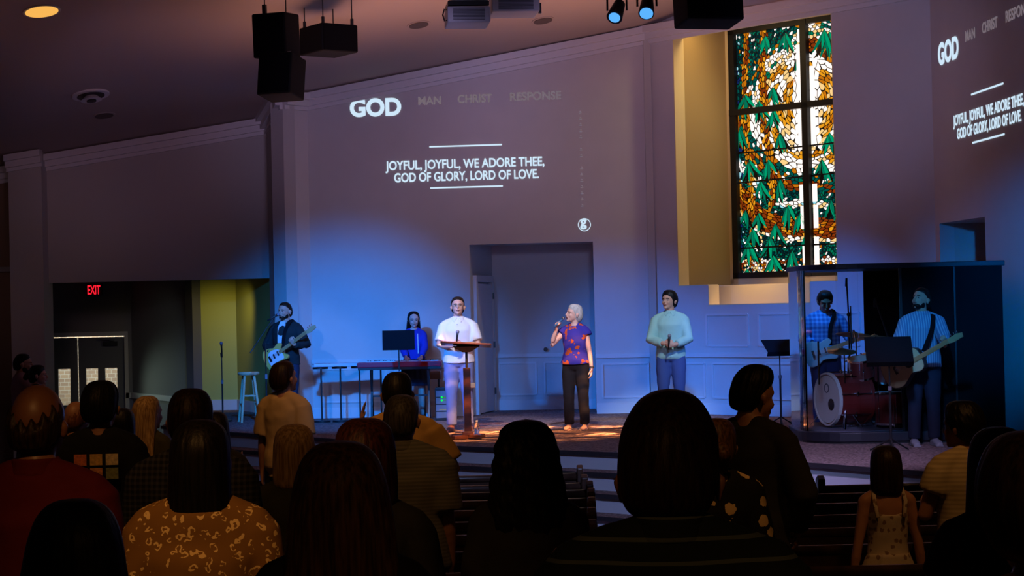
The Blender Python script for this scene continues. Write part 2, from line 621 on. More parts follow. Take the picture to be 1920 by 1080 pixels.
# door in the alcove's left side
dd = (bkL - (aL + nS * .12)).normalized()
dn = V((dd.y, -dd.x, 0))
p = aL + nS * .12
dr = struct(link('door_1', G().bar(p + dd * .22 + dn * .03 + V((0, 0, STZ + 1.03)), p + dd * 1.12 + dn * .03 + V((0, 0, STZ + 1.03)), .05, 2.02), TRIM))
g = G()
for s_ in (.14, 1.18):
    g.bar(p + dd * s_ + dn * .03 + V((0, 0, STZ)), p + dd * s_ + dn * .03 + V((0, 0, STZ + 2.12)), .07, .10, dd)
g.bar(p + dd * .10 + dn * .03 + V((0, 0, STZ + 2.12)), p + dd * 1.22 + dn * .03 + V((0, 0, STZ + 2.12)), .07, .10)
link('door_frame', g, TRIM, dr)
for z in (.28, 1.02, 1.8):
    link('hinge', G().bar(p + dd * 1.13 + dn * .075 + V((0, 0, STZ + z)), p + dd * 1.13 + dn * .075 + V((0, 0, STZ + z + .1)), .03, .03), BLACK, dr)

# window wall with the tall opening and the lower notch
dW = (C - B).normalized()
nW = V((-dW.y, dW.x, 0))
s0, s1 = .50, 3.43
n0, n1 = 1.08, 2.95
ZT, ZB, ZN = 6.52, 2.72, 2.42
wall('wall_window', B, C, [(0, s0, 0, None), (s1, None, 0, None), (s0, s1, ZT, None), (s0, n0, 0, ZB), (n1, s1, 0, ZB), (n0, n1, 0, ZN)], .22)


def wp(s, d, z):
    q = B + dW * s + nW * d
    return V((q.x, q.y, z))


def quadbox(s_0, s_1, d0, d1, z0, z1, g):
    a, b, c, d = wp(s_0, d0, 0), wp(s_1, d0, 0), wp(s_1, d1, 0), wp(s_0, d1, 0)
    return g.prism([(q.x, q.y) for q in (a, b, c, d)], z0, z1)


CREAM_SHADE = mat('cream_in_shade', (.46, .31, .12), .8, bump=.04, bscale=120)  # cream wall darkened in its colour to stand for the recess's shade
# jambs of the opening, lined in cream, and the recess behind it
g = G()
quadbox(s0 - .0, s0 + .012, .0, .24, ZB, ZT, g)
quadbox(s1 - .012, s1, .0, .24, ZB, ZT, g)
quadbox(s0, s1, 0, .24, ZT - .012, ZT, g)
quadbox(s0, n0, 0, .24, ZB, ZB + .012, g)
quadbox(n1, s1, 0, .24, ZB, ZB + .012, g)
quadbox(n0, n1, 0, .24, ZN, ZN + .012, g)
quadbox(n0, n0 + .012, 0, .24, ZN, ZB, g)
quadbox(n1 - .012, n1, 0, .24, ZN, ZB, g)
struct(link('trim_1', g, CREAM))
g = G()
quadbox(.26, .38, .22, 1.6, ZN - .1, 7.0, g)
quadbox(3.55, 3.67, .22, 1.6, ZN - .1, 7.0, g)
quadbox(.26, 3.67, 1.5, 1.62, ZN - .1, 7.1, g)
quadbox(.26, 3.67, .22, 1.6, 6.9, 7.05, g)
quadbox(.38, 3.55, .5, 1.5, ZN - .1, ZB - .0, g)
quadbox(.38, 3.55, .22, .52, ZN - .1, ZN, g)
struct(link('wall_recess', g, CREAM_SHADE))
g = G()
quadbox(.40, 3.53, .488, .5, ZN, ZB, g)
struct(link('trim_7', g, CREAM))
area('recess_fill', wp(1.2, .34, 6.75), wp(1.4, 1.1, 3.0), 13, (1.0, 0.72, 0.34), 1.2, .2)  # unseen lights added to warm the recess, its jamb and the notch
spot('recess_fill', wp(3.0, .6, 6.6), wp(.5, .12, 4.4), 100, (1.0, 0.85, 0.50), 80, .8)
spot('recess_fill', wp(1.7, .16, 3.5), wp(1.8, .5, 2.5), 48, (1.0, 0.70, 0.34), 110, .8)

# ------------------------------------------------------------------ stained glass
BLK = mat('window_lead', (0.004, 0.004, 0.005), 0.6)
WS0, WS1, WZ0, WZ1 = .45, 3.48, 2.83, 6.74
win = bpy.data.objects.new('window_1', None)
COL.objects.link(win)
win.location = wp((WS0 + WS1) / 2, 1.42, WZ0)
struct(win)
CS, CZ = 1.93, 5.45
HB, VB = 5.42, 1.90
g = G()
for (a, b, c, d) in ((WS0, WS0 + .11, WZ0, WZ1), (WS1 - .11, WS1, WZ0, WZ1), (WS0, WS1, WZ0, WZ0 + .09), (WS0, WS1, WZ1 - .1, WZ1)):
    quadbox(a, b, 1.38, 1.49, c, d, g)
link('window_frame', g, BLK, win)
g = G()
quadbox(VB - .055, VB + .055, 1.37, 1.49, WZ0, WZ1, g)
quadbox(WS0, WS1, 1.37, 1.49, HB - .045, HB + .045, g)
link('mullion', g, BLK, win)
g = G()
quadbox(WS0 - .09, WS0, 1.40, 1.5, WZ0 - .1, 6.9, g)
quadbox(WS1, WS1 + .07, 1.40, 1.5, WZ0 - .1, 6.9, g)
quadbox(WS0 - .09, WS1 + .07, 1.40, 1.5, WZ0 - .1, WZ0, g)
link('window_casing', g, CREAM, win)
link('lead_backing', quadbox(WS0, WS1, 1.47, 1.49, WZ0, WZ1, G()), BLK, win)

GC = {'teal': (.0, .085, .070), 'dteal': (.0, .022, .026), 'green': (.0, .17, .09), 'orange': (.58, .17, .004), 'amber': (.85, .34, .012),
      'rust': (.24, .035, .003), 'cream': (1.0, .66, .26), 'white': (1.25, 1.1, 1.0), 'sky': (.35, .75, .85), 'navy': (.005, .02, .12), 'jade': (.0, .33, .15)}
GN = list(GC)
GM = [emis('glass_' + k, GC[k], 1.0) for k in GN]
rg = random.Random(5)


def glass_at(s, z):
    """colour, flow direction, stretch and size of the piece at a place in the window"""
    x, y = s - CS, z - CZ
    r, a = math.hypot(x, y), math.atan2(y, x)
    j = rg.random()
    tan = a + PI / 2
    if s > 1.62 and s < 2.14 and (z > CZ - .75 and z < CZ + .8) and abs(x) > .02:
        return 'white', PI / 2, 1.8, .10
    low = y < 0
    wob = .07 * math.sin(3 * a + 1) + .05 * math.sin(7 * a)
    q = r + wob
    trunk = (abs(s - .74 - .05 * math.sin(z * 2)) < .062 and z > 3.1) or (abs(s - 1.12 - .07 * math.sin(z * 1.7 + 1)) < .075 and z > 3.9)
    if q < .30:
        return ('white' if j < .75 else 'cream'), tan, 1.6, .11
    if q < .52:
        return ('amber' if j < .5 else 'orange' if j < .75 else 'cream'), tan, 2.6, .055
    if q < .70:
        return ('white' if j < .7 else 'cream'), tan, 2.0, .085
    if trunk:
        return ('orange' if j < .45 else 'amber' if j < .75 else 'rust'), PI / 2 + .25 * math.sin(z * 6), 2.4, .05
    if q < .90:
        if x > 0 and not low:
            return ('rust' if j < .5 else 'orange'), tan, 2, .06
        return ('amber' if j < .35 else 'orange' if j < .55 else 'cream' if j < .8 else 'white'), tan, 2.0, .06
    if q < 1.10:
        if low:
            return ('white' if j < .75 else 'cream'), tan, 2.2, .085
        return ('white' if j < .5 else 'cream' if j < .8 else 'green'), tan, 1.4, .06
    if q < 1.25:
        return ('teal' if j < .55 else 'green' if j < .7 else 'white' if j < .85 else 'orange'), tan, 1.5, .06
    if low and q < 1.42:
        return ('rust' if j < .35 else 'orange' if j < .65 else 'teal'), tan, 2.2, .06
    if low and 1.55 < q < 1.68:
        return ('white' if j < .6 else 'cream' if j < .8 else 'sky'), tan, 1.8, .06
    if low and 1.80 < q < 2.12:
        return ('rust' if j < .5 else 'orange' if j < .8 else 'amber'), tan, 2.4, .055
    if low and 2.12 <= q < 2.2:
        return ('cream' if j < .6 else 'white'), tan, 1.8, .06
    if z < WZ0 + .28:
        return ('white' if j < .25 else 'cream' if j < .45 else 'orange' if j < .6 else 'dteal' if j < .8 else 'rust'), 0, 1.2, .045
    if s < .62:
        return ('dteal' if j < .45 else 'navy' if j < .6 else 'sky' if j < .72 else 'white' if j < .82 else 'teal'), PI / 2, 1.4, .042
    if .86 < s < .98 and z < 5.3:
        return ('white' if j < .5 else 'cream' if j < .7 else 'teal'), PI / 2 + .2, 1.8, .05
    return ('teal' if j < .36 else 'dteal' if j < .70 else 'green' if j < .90 else 'white' if j < .97 else 'orange'), tan + .6, 1.5, .042


sites = []
P_ = np.zeros((0, 2))
cand = 0
bank = []
X0, X1, Z0, Z1 = WS0 + .11, WS1 - .11, WZ0 + .09, WZ1 - .1
while cand < 36000:
    cand += 1
    s, z = rg.uniform(X0, X1), rg.uniform(Z0, Z1)
    col, ang, k, sz = glass_at(s, z)
    ca, sa = math.cos(ang), math.sin(ang)
    if len(P_):
        d = P_ - (s, z)
        u = (d[:, 0] * ca + d[:, 1] * sa) / k
        v = -d[:, 0] * sa + d[:, 1] * ca
        if (u * u + v * v).min() < (sz * .62) ** 2:
            continue
    sites.append((s, z, col, ca, sa, k, sz))
    P_ = np.vstack([P_, (s, z)]) if len(P_) else np.array([[s, z]])


def clip(poly, nx, ny, c):
    out = []
    for i in range(len(poly)):
        p, q = poly[i], poly[(i + 1) % len(poly)]
        dp, dq = p[0] * nx + p[1] * ny - c, q[0] * nx + q[1] * ny - c
        if dp <= 0:
            out.append(p)
        if (dp < 0) != (dq < 0) and abs(dp - dq) > 1e-12:
            t = dp / (dp - dq)
            out.append((p[0] + (q[0] - p[0]) * t, p[1] + (q[1] - p[1]) * t))
    return out


g = G()
midx = []
for i, (s, z, col, ca, sa, k, sz) in enumerate(sites):
    d = P_ - (s, z)
    U = (d[:, 0] * ca + d[:, 1] * sa) / k
    W_ = -d[:, 0] * sa + d[:, 1] * ca
    dist = U * U + W_ * W_
    near = np.argsort(dist)[1:16]
    m_ = sz * 1.3
    poly = [(-m_, -m_), (m_, -m_), (m_, m_), (-m_, m_)]
    for j in near:
        ln = math.sqrt(dist[j])
        nx, ny = U[j] / ln, W_[j] / ln
        poly = clip(poly, nx, ny, ln / 2 - .0048)
        if len(poly) < 3:
            break
    if len(poly) < 3:
        continue
    pts = [(s + u * k * ca - v * sa, z + u * k * sa + v * ca) for u, v in poly]
    pts = [(min(X1, max(X0, a)), min(Z1, max(Z0, b))) for a, b in pts]
    b0 = len(g.v)
    g.v += [wp(a, 1.462, b) for a, b in pts]
    g.f.append(tuple(b0 + q for q in range(len(pts))))
    midx.append(GN.index(col))


def leaf(s, z, ang, ln, wd, d=1.455, col='jade'):
    """one hanging leaf blade: dark lead outline, then the glass"""
    for k, (grow, dep, c) in enumerate(((.008, d, None), (0, d - .003, col))):
        pts = []
        for t, w_ in ((0, .25), (.25, .8), (.5, 1), (.75, .7), (1, 0.08)):
            pts.append((t * ln, w_ * wd + grow))
        out = [(u, v) for u, v in pts] + [(u, -v) for u, v in reversed(pts)]
        b0 = len(g.v)
        ca, sa = math.cos(ang), math.sin(ang)
        bend = rg.uniform(-.18, .22) * ln
        for u, v in out:
            vv = v + bend * (u / ln) ** 2
            a, b = s + u * ca - vv * sa, z + u * sa + vv * ca
            g.v.append(wp(min(X1, max(X0, a)), dep, min(Z1, max(Z0, b))))
        g.f.append(tuple(b0 + q for q in range(len(out))))
        midx.append(len(GN) if c is None else GN.index(c))


def sprig(s, z, L_=.34, n=4, base=-PI / 2):
    for q in range(n):
        leaf(s, z, base + (q - (n - 1) / 2) * .34 + rg.uniform(-.12, .12), L_ * rg.uniform(.7, 1.15), .030, 1.455 - q * .004, 'jade' if q % 2 else 'green')


for (px, py) in ((1440, 68), (1478, 62), (1388, 240), (1405, 300), (1462, 250), (1540, 300), (1480, 470), (1445, 480), (1555, 375), (1395, 505), (1425, 340), (1560, 60), (1505, 95), (1425, 190), (1452, 165), (1400, 178), (1452, 205), (1555, 250), (1395, 395), (1420, 400), (1440, 445),
                 (1460, 335), (1475, 385), (1497, 400), (1450, 420), (1408, 430), (1550, 55), (1440, 300), (1510, 430), (1400, 455)):
    # find the place on the glass for this spot of the photograph
    lo, hi = .2, 3.6
    for _ in range(40):
        mid = (lo + hi) / 2
        q = wp(mid, 1.45, 5) - V((0, 0, CAMZ))
        u = 960 + F * q.dot(camR) / q.dot(fwd)
        v5 = q
        if u + 0 < px:
            lo = mid
        else:
            hi = mid
    q = wp(lo, 1.45, 5)
    z = at(px, py, q.y).z
    sprig(lo, z, rg.uniform(.28, .42), rg.choice((3, 4, 4)))
for (s, za, zb) in ((VB - .13, 5.50, 6.35), (VB - .13, 4.75, 5.35), (VB - .13, 3.95, 4.22), (VB + .11, 3.95, 4.22), (VB - .12, 3.55, 3.9), (VB + .12, 3.55, 3.9), (VB - .1, 3.02, 3.3), (VB + .12, 2.98, 3.42),
                    (VB + .11, 4.8, 5.35), (VB + .11, 5.48, 6.0), (VB - .1, 6.38, 6.58)):
    b0 = len(g.v)
    for a, b in ((s - .045, za), (s + .045, za), (s + .045, zb), (s - .045, zb)):
        g.v.append(wp(a, 1.44, b))
    g.f.append((b0, b0 + 1, b0 + 2, b0 + 3))
    midx.append(GN.index('white'))
for (z, sl) in ((4.32, .05), (3.3, 0), (4.78, .04)):
    b0 = len(g.v)
    for a, b in ((X0, z - .012), (X1, z - .012 + sl), (X1, z + .012 + sl), (X0, z + .012)):
        g.v.append(wp(a, 1.435, b))
    g.f.append((b0, b0 + 1, b0 + 2, b0 + 3))
    midx.append(len(GN))
o = link('stained_glass', g, GM + [BLK], win)
o.data.polygons.foreach_set('material_index', midx)
o['label'] = 'stained glass of orange trunks, green leaves and a white swirl'

# ------------------------------------------------------------------ right wall, with its own alcove
dE = (E - C).normalized()
lE = (E - C).length
e0, e1 = .18, 2.02
wall('wall_right', C, E + dE * 17.5, [(0, e0, 0, None), (e1, None, 0, None), (e0, e1, ZA, None)], .2)
nE = V((-dE.y, dE.x, 0))
q0, q1 = C + dE * e0 + nE * .2, C + dE * e1 + nE * .2
wall('wall_alcove_side', q0, q0 + nE * 1.1 + dE * .1, [(0, None, 0, ZA + .1)], .1, WALLR)
wall('wall_alcove_far', q0 + nE * 1.1, q1 + nE * 1.1, [(0, None, 0, ZA + .1)], .1)
wall('wall_alcove_near', q1 + nE * 1.1, q1, [(0, None, 0, ZA + .1)], .1, WALLR)
g = G().prism([(v_.x, v_.y) for v_ in (q0, q1, q1 + nE * 1.1, q0 + nE * 1.1)][::-1], ZA + .0, ZA + .1)
struct(link('ceiling_side_alcove', g, WALLR))

# ------------------------------------------------------------------ left walls
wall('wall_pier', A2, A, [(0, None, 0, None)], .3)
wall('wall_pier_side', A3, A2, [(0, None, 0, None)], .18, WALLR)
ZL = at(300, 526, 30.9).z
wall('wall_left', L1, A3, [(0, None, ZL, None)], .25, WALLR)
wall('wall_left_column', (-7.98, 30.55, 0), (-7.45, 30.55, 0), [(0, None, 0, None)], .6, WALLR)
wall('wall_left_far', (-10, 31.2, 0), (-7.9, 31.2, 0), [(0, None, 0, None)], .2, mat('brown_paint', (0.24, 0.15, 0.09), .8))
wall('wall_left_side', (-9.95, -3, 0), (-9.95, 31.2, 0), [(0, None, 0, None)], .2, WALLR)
# lobby beyond the left opening
D1, D2 = V((-9.9, 36.0, 0)), V((-7.15, 36.0, 0))
pA = at(350, 600, 33.5)
pA.z = 0
pB = at(363, 600, 33.3)
pB.z = 0
pC = at(443, 600, 33.2)
pC.z = 0
pD = at(509, 600, 31.15)
pD.z = 0
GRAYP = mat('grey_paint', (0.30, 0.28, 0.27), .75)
DH = 2.08
# door openings in the far wall
xl, xm, xr = -9.05, -8.17, -7.28
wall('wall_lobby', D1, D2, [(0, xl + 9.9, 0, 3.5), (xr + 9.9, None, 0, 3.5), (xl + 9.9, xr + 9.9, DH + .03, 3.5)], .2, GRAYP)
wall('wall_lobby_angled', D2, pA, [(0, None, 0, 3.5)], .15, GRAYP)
wall('wall_lobby_pier', pA + V((0, -.12, 0)), pB + V((0, -.12, 0)), [(0, None, 0, 3.5)], .3, mat('dark_grey_paint', (.12, .11, .13), .8))  # pier in a darker grey than the lobby walls
wall('wall_ochre', pB, pC, [(0, None, 0, 3.5)], .15, OCHRE)
wall('wall_ochre_angled', pC, pD, [(0, None, 0, 3.5)], .15, OCHRE)
g = G().prism([(-9.9, 31.1), (-3.9, 31.1), (-4.4, 33.6), (-5.6, 34.0), (-7.0, 36.3), (-9.9, 36.3)], 3.22, 3.3)
struct(link('ceiling_lobby', g, GRAYP))
spot('ochre_lamp', (-4.6, 31.5, 3.1), (-5.2, 33.3, 1.7), 46, (1.0, .86, .25), 75, .9)
spot('ochre_lamp', (-7.4, 32.0, 3.1), (-6.4, 34.8, 1.2), 7, (.85, 1.0, .85), 70, .9)
# pair of doors with narrow lites
DOORM = mat('door_paint', (.16, .16, .19), .5)
for k, (x0, x1) in enumerate(((xl, xm - .01), (xm + .01, xr))):
    d_ = bpy.data.objects.new('door_%d' % (k + 2), None)
    COL.objects.link(d_)
    d_.location = (x0, 36.0, 0)
    struct(d_)
    wd = x1 - x0
    la, lb, ga, gb = .19, .46, .54, .80
    li = [(.17, .40), (.50, .73)] if k == 0 else [(.13, .36), (.49, .72)]
    zl0, zl1 = .82, 1.50
    g = G()
    xs = [0] + [q for p_ in li for q in p_] + [wd]
    for i in range(0, 6, 2):
        g.bx(x0 + xs[i], x0 + xs[i + 1], 36.03, 36.08, .02, DH)
    for a, b in li:
        g.bx(x0 + a, x0 + b, 36.03, 36.08, .02, zl0)
        g.bx(x0 + a, x0 + b, 36.03, 36.08, zl1, DH)
    link('door_leaf', g, DOORM, d_)
    for a, b in li:
        gl, nt, bb = nodes_of('lite_glass')
        bb.inputs['Transmission Weight'].default_value = 1
        bb.inputs['Roughness'].default_value = .02
        bb.inputs['IOR'].default_value = 1.01
        link('pane', G().bx(x0 + a, x0 + b, 36.05, 36.058, zl0, zl1), gl, d_)
    xx = x0 + (.05 if k == 0 else wd - .5)
    link('door_closer', G().bx(xx + .1, xx + .36, 35.95, 36.03, DH - .16, DH - .08).bar((xx + .3, 35.97, DH - .06), (xx + .05, 35.9, DH - .02), .03, .03), BLACK, d_)
    link('panic_bar', G().bx(x0 + .08, x1 - .08, 35.96, 36.0, .62, .68), GREYP, d_)
g = G()
for x in (xl - .07, xr):
    g.bx(x, x + .07, 35.95, 36.0, 0, DH + .1)
g.bx(xl, xr, 35.95, 36.0, DH + .02, DH + .1)
struct(link('trim_2', g, TRIM))
# brick wall in daylight outside the doors
m, nt, b = nodes_of('outside_brick')
br = nt.nodes.new('ShaderNodeTexBrick')
br.inputs['Color1'].default_value = (.50, .36, .24, 1)
br.inputs['Color2'].default_value = (.38, .27, .20, 1)
br.inputs['Mortar'].default_value = (.62, .58, .50, 1)
br.inputs['Scale'].default_value = 3.2
tc = nt.nodes.new('ShaderNodeTexCoord')
mp = nt.nodes.new('ShaderNodeMapping')
mp.inputs['Rotation'].default_value = (R(90), 0, 0)
nt.links.new(tc.outputs['Object'], mp.inputs[0])
nt.links.new(mp.outputs[0], br.inputs['Vector'])
nt.links.new(br.outputs['Color'], b.inputs['Base Color'])
struct(link('wall_outside', G().bx(-11, -5.5, 38.4, 38.6, -.1, 3.2), m))
struct(link('floor_outside', G().bx(-11, -5.5, 37.0, 38.4, -.1, 0), mat('concrete', (.4, .38, .35), .9)))
area('daylight', (-8.2, 37.3, 3.1), (-8.2, 38.5, 1.0), 120, (.92, 1.0, .92), 3.4, .8)
spot('daylight_in', (-8.7, 35.6, 1.35), (-6.2, 34.5, 1.0), 34, (.72, 1.0, .84), 50, 1.0, .25)
# exit sign
ex = thing('exit_sign', at(176, 545, 35.9), 'red lit EXIT sign above the double doors', 'exit sign')
q = at(176, 543, 35.9)
link('housing', G().bx(q.x - .15, q.x + .15, 35.88, 35.99, q.z - .11, q.z + .11), mat('sign_dark', (.03, .008, .008), .5), ex)
joinable('EXIT', .235, emis('exit_red', (1.0, .012, .03), 1.3), 'lettering', (q.x - .12, 35.875, q.z - .085), (1, 0, 0), (0, 0, 1), ex, bold=.004, width=.24)

# ------------------------------------------------------------------ chair rails, wainscot, crowns
def rail(g, p0, p1, z, h=.06, dpt=.035, off=0.0):
    d = (V(p1) - V(p0)).normalized()
    n = V((d.y, -d.x, 0))
    a, b = V(p0) + n * (dpt / 2 + off), V(p1) + n * (dpt / 2 + off)
    a.z = b.z = z
    g.bar(a, b, dpt, h)


def frame(g, p0, d, s_0, s_1, z0, z1, t=.03, dpt=.018):
    n = V((d.y, -d.x, 0))
    o_ = V((p0.x, p0.y, 0)) + n * dpt / 2
    for (a, b, z) in ((s_0, s_1, z0), (s_0, s_1, z1)):
        g.bar(o_ + d * a + V((0, 0, z)), o_ + d * b + V((0, 0, z)), dpt, t)
    for a in (s_0, s_1):
        g.bar(o_ + d * a + V((0, 0, z0)), o_ + d * a + V((0, 0, z1)), t, dpt, n)


ZR = STZ + .88
g = G()
rail(g, aR, B, ZR)
rail(g, A, aL, ZR)
rail(g, bkL, bkR, ZR)
rail(g, B, C, ZR)
rail(g, aR, B, STZ + .08, .16, .02)
rail(g, bkL, bkR, STZ + .08, .16, .02)
rail(g, A, aL, STZ + .08, .16, .02)
rail(g, B, C, STZ + .08, .16, .02)
for k in range(1):
    frame(g, aR, dS, .10, .80, STZ + .25, ZR - .12)
frame(g, A, dS, .15, 1.15, STZ + .25, ZR - .12)
frame(g, A, dS, 1.3, 2.3, STZ + .25, ZR - .12)
db = (bkR - bkL).normalized()
frame(g, bkL, db, .08, .68, STZ + .25, ZR - .12)
frame(g, bkL, db, .82, 1.42, STZ + .25, ZR - .12)
for i in range(5):
    frame(g, B, dW, .16 + .98 * i, .98 + .98 * i, STZ + .25, ZR - .12)
    if i > 0:
        frame(g, B, dW, .16 + .98 * i - .1, .98 + .98 * i - .14, ZR + .14, 2.28)
struct(link('trim_3', g, TRIM))
# corner strip between screen wall and window wall
g = G()
g.bar(V((B.x - .02, B.y - .05, STZ)), V((B.x - .02, B.y - .05, ceilz(B.x, B.y) - .02)), .11, .06, (0, 1, 0))
struct(link('trim_4', g, WALLR))
g = G()
rail(g, pB, pC, STZ + .09, .18, .02)
rail(g, pC, pD, STZ + .09, .18, .02)
rail(g, D2, pA, .98, .10, .05)
rail(g, D2, pA, .10, .2, .03)
rail(g, (-7.05 - .22, 36, 0), (-7.15, 36, 0), .98, .1, .05)
struct(link('trim_5', g, TRIM))


def crown(g, p0, p1, drop=.0):
    d = (V(p1) - V(p0)).normalized()
    n = V((d.y, -d.x, 0))
    for (o_, zt, h, dp) in ((0, .0, .10, .20), (0, .10, .10, .12), (0, .20, .06, .05)):
        vs = []
        for p_ in (V(p0), V(p1)):
            zc = ceilz(p_.x, p_.y) - drop
            for q in (p_, p_ + n * dp):
                for z in (zc - zt - h, zc - zt):
                    vs.append((q.x, q.y, z))
        g.add(vs, [(0, 1, 3, 2), (4, 6, 7, 5), (0, 2, 6, 4), (1, 5, 7, 3), (0, 4, 5, 1), (2, 3, 7, 6)])


g = G()
crown(g, A, B)
crown(g, A2, A)
crown(g, A3, A2)
crown(g, L1, A3)
crown(g, (-10, 31.2, 0), (-7.9, 31.2, 0))
crown(g, (-8.0, 30.55, 0), (-7.43, 30.55, 0))
crown(g, B, C)
struct(link('trim_6', g, TRIM))

# ------------------------------------------------------------------ stage and steps
front = [(-5.3, 28.8), (-4.6, 27.7), (-3.95, 26.8), (-2.6, 25.2), (-1.75, 24.15), (-.84, 23.2), (.2, 22.25), (1.19, 21.4), (2.1, 20.5), (2.9, 19.6), (3.6, 18.6), (4.3, 17.7), (5.2, 16.9), (6.3, 16.3)]


def smooth_line(p, n=4):
    out = []
    for i in range(len(p) - 1):
        p0, p1, p2, p3 = p[max(i - 1, 0)], p[i], p[i + 1], p[min(i + 2, len(p) - 1)]
        for k in range(n):
            t = k / n
            out.append(tuple(.5 * ((2 * p1[c]) + (-p0[c] + p2[c]) * t + (2 * p0[c] - 5 * p1[c] + 4 * p2[c] - p3[c]) * t * t + (-p0[c] + 3 * p1[c] - 3 * p2[c] + p3[c]) * t ** 3) for c in (0, 1)))
    return out + [p[-1]]


fs_ = smooth_line(front)
back = [(6.45, 16.4), (C.x + .02, C.y + .1), (5.75, 27.4), (3.0, 31.0), (bkR.x + .1, bkR.y + .3), (bkL.x - .9, bkL.y + .3), (A.x, A.y + .4), (-4.0, 31.2), (pC.x, pC.y + .1), (pB.x - .02, pB.y + .1), (-5.6, 33.3)]
poly = fs_ + back
g = G().prism(poly, STZ - .03, STZ)
g2 = G()
n_ = len(poly)


def offset(line, d):
    out = []
    for i, p_ in enumerate(line):
        a, b = line[max(i - 1, 0)], line[min(i + 1, len(line) - 1)]
        tx, ty = b[0] - a[0], b[1] - a[1]
        l_ = math.hypot(tx, ty)
        out.append((p_[0] + ty / l_ * d, p_[1] - tx / l_ * d))
    return out


fin = offset(fs_, -.03)
st = struct(link('floor_stage', g, CARPET))
g = G().prism(fin + back, 0.0, STZ - .03)
link('stage_riser', g, RISER, st)
g = G().prism(offset(fs_, .012) + offset(fs_, -.004)[::-1], STZ - .045, STZ + .004)
link('stage_nosing', g, NOSING, st)
struct(link('baseboard_stage', G().prism(offset(fs_, -.01) + offset(fs_, -.03)[::-1], .0, .1), TRIM))
# four steps down to the floor, following the stage front
seg = [p_ for p_ in fs_ if -4.3 < p_[0] < 2.4]
for k in range(1, 4):
    o1 = offset(seg, .30 * k)
    z = STZ - .20 * k
    g = G().prism(o1 + offset(seg, .30 * (k - 1) - .05)[::-1], z - .03, z)
    s_ = struct(link('floor_step', g, CARPET))
    link('step_riser', G().prism(offset(seg, .30 * k - .03) + offset(seg, .30 * (k - 1) - .06)[::-1], 0, z - .03), RISER, s_)
    link('step_nosing', G().prism(offset(seg, .30 * k + .012) + offset(seg, .30 * k - .004)[::-1], z - .045, z + .004), NOSING, s_)
# outlet on the stage front
oq = (0, 0)
q = at(1526, 893, 19.3)
ol = thing('wall_outlet', q, 'white wall outlet on the stage front behind the right pews', 'outlet')
tx = V((.70, -.715, 0)).normalized()
nn = V((-tx.y, tx.x, 0)) * -1
# place on the riser
best = min(range(len(fin)), key=lambda i: abs(fin[i][0] / fin[i][1] - q.x / q.y))
tx = (V((*fin[best + 1], 0)) - V((*fin[best - 1], 0))).normalized()
nn = V((tx.y, -tx.x, 0))
ob = V((fin[best][0], fin[best][1], .44)) + nn * .008
ol.location = ob
link('cover_plate', G().bar(ob - tx * .06, ob + tx * .06, .012, .13), WHITEP, ol)
for k in (-1, 1):
    link('socket', G().bar(ob + nn * .008 + tx * (.028 * k - .016), ob + nn * .008 + tx * (.028 * k + .016), .008, .08), GREYP, ol)

# ------------------------------------------------------------------ hanging gear
YV = V((0, 1, 0))


def rods(g, pts, dz=.9):
    for p_ in pts:
        g.tube([p_, (p_[0], p_[1], ceilz(p_[0], p_[1]) + .02)], .008, 6)


def orient(yaw, pit):
    return Matrix.Rotation(yaw, 3, 'Z') @ Matrix.Rotation(pit, 3, 'X')


def cabinet(name, c, size, M, label, group=None, drop=None):
    t = thing(name, c, label, 'loudspeaker', group)
    link('cabinet', G().box(c, size, M), GRILLE, t, bevel=.02)
    w_, d_, h_ = size
    link('grille', G().box(V(c) + M @ V((0, -d_ / 2 - .006, 0)), (w_ * .92, .012, h_ * .92), M), mat('grille_cloth', (.004, .004, .005), .95, spec=.1), t)
    return t


c1 = at(518, 68, 24.5)
c2 = at(528, 145, 24.4)
M1, M2 = orient(-.35, .05), orient(-.35, -.16)
t = cabinet('hanging_loudspeaker', c1, (.47, .42, .56), M1, 'upper black line array loudspeaker hanging at the left of the stage')
for p_ in (V((.1, .1, .26)), V((-.1, -.1, .26))):
    g = G()
    rods(g, [c1 + M1 @ p_])
    link('hanging_rod', g, BLACK, t)
link('bracket', G().box(c1 + M1 @ V((-.1, -.1, .33)), (.05, .04, .14), M1), BLACK, t)
t = cabinet('hanging_loudspeaker', c2, (.47, .42, .54), M2, 'lower black line array loudspeaker, tilted down under the upper one')
link('link_plate', G().box(c2 + M2 @ V((0, -.14, .28)), (.36, .02, .02), M2), CHROME, t)
c3 = at(616, 76, 25.6)
M3 = orient(R(35), 0)
t = cabinet('hanging_subwoofer', c3, (.55, .62, .37), M3, 'boxy black subwoofer hung from the ceiling beside the line array')
for p_ in ((.22, .25), (-.22, .25), (.22, -.25), (-.22, -.25)):
    g = G()
    b_ = c3 + M3 @ V((p_[0], p_[1], .18))
    rods(g, [b_])
    g.tube([b_, b_ + V((0, 0, .09))], .022, 8)
    link('hanging_rod', g, BLACK, t)
c4 = at(1327, 8, 21.5)
M4 = orient(.25, -.10)
t = cabinet('hanging_loudspeaker', c4 + V((0, 0, .02)), (.66, .5, .50), M4, 'large black loudspeaker hanging above the stained glass window')
for sx in (.2, -.2):
    g = G()
    rods(g, [c4 + M4 @ V((sx, 0, .24))])
    link('hanging_rod', g, BLACK, t)


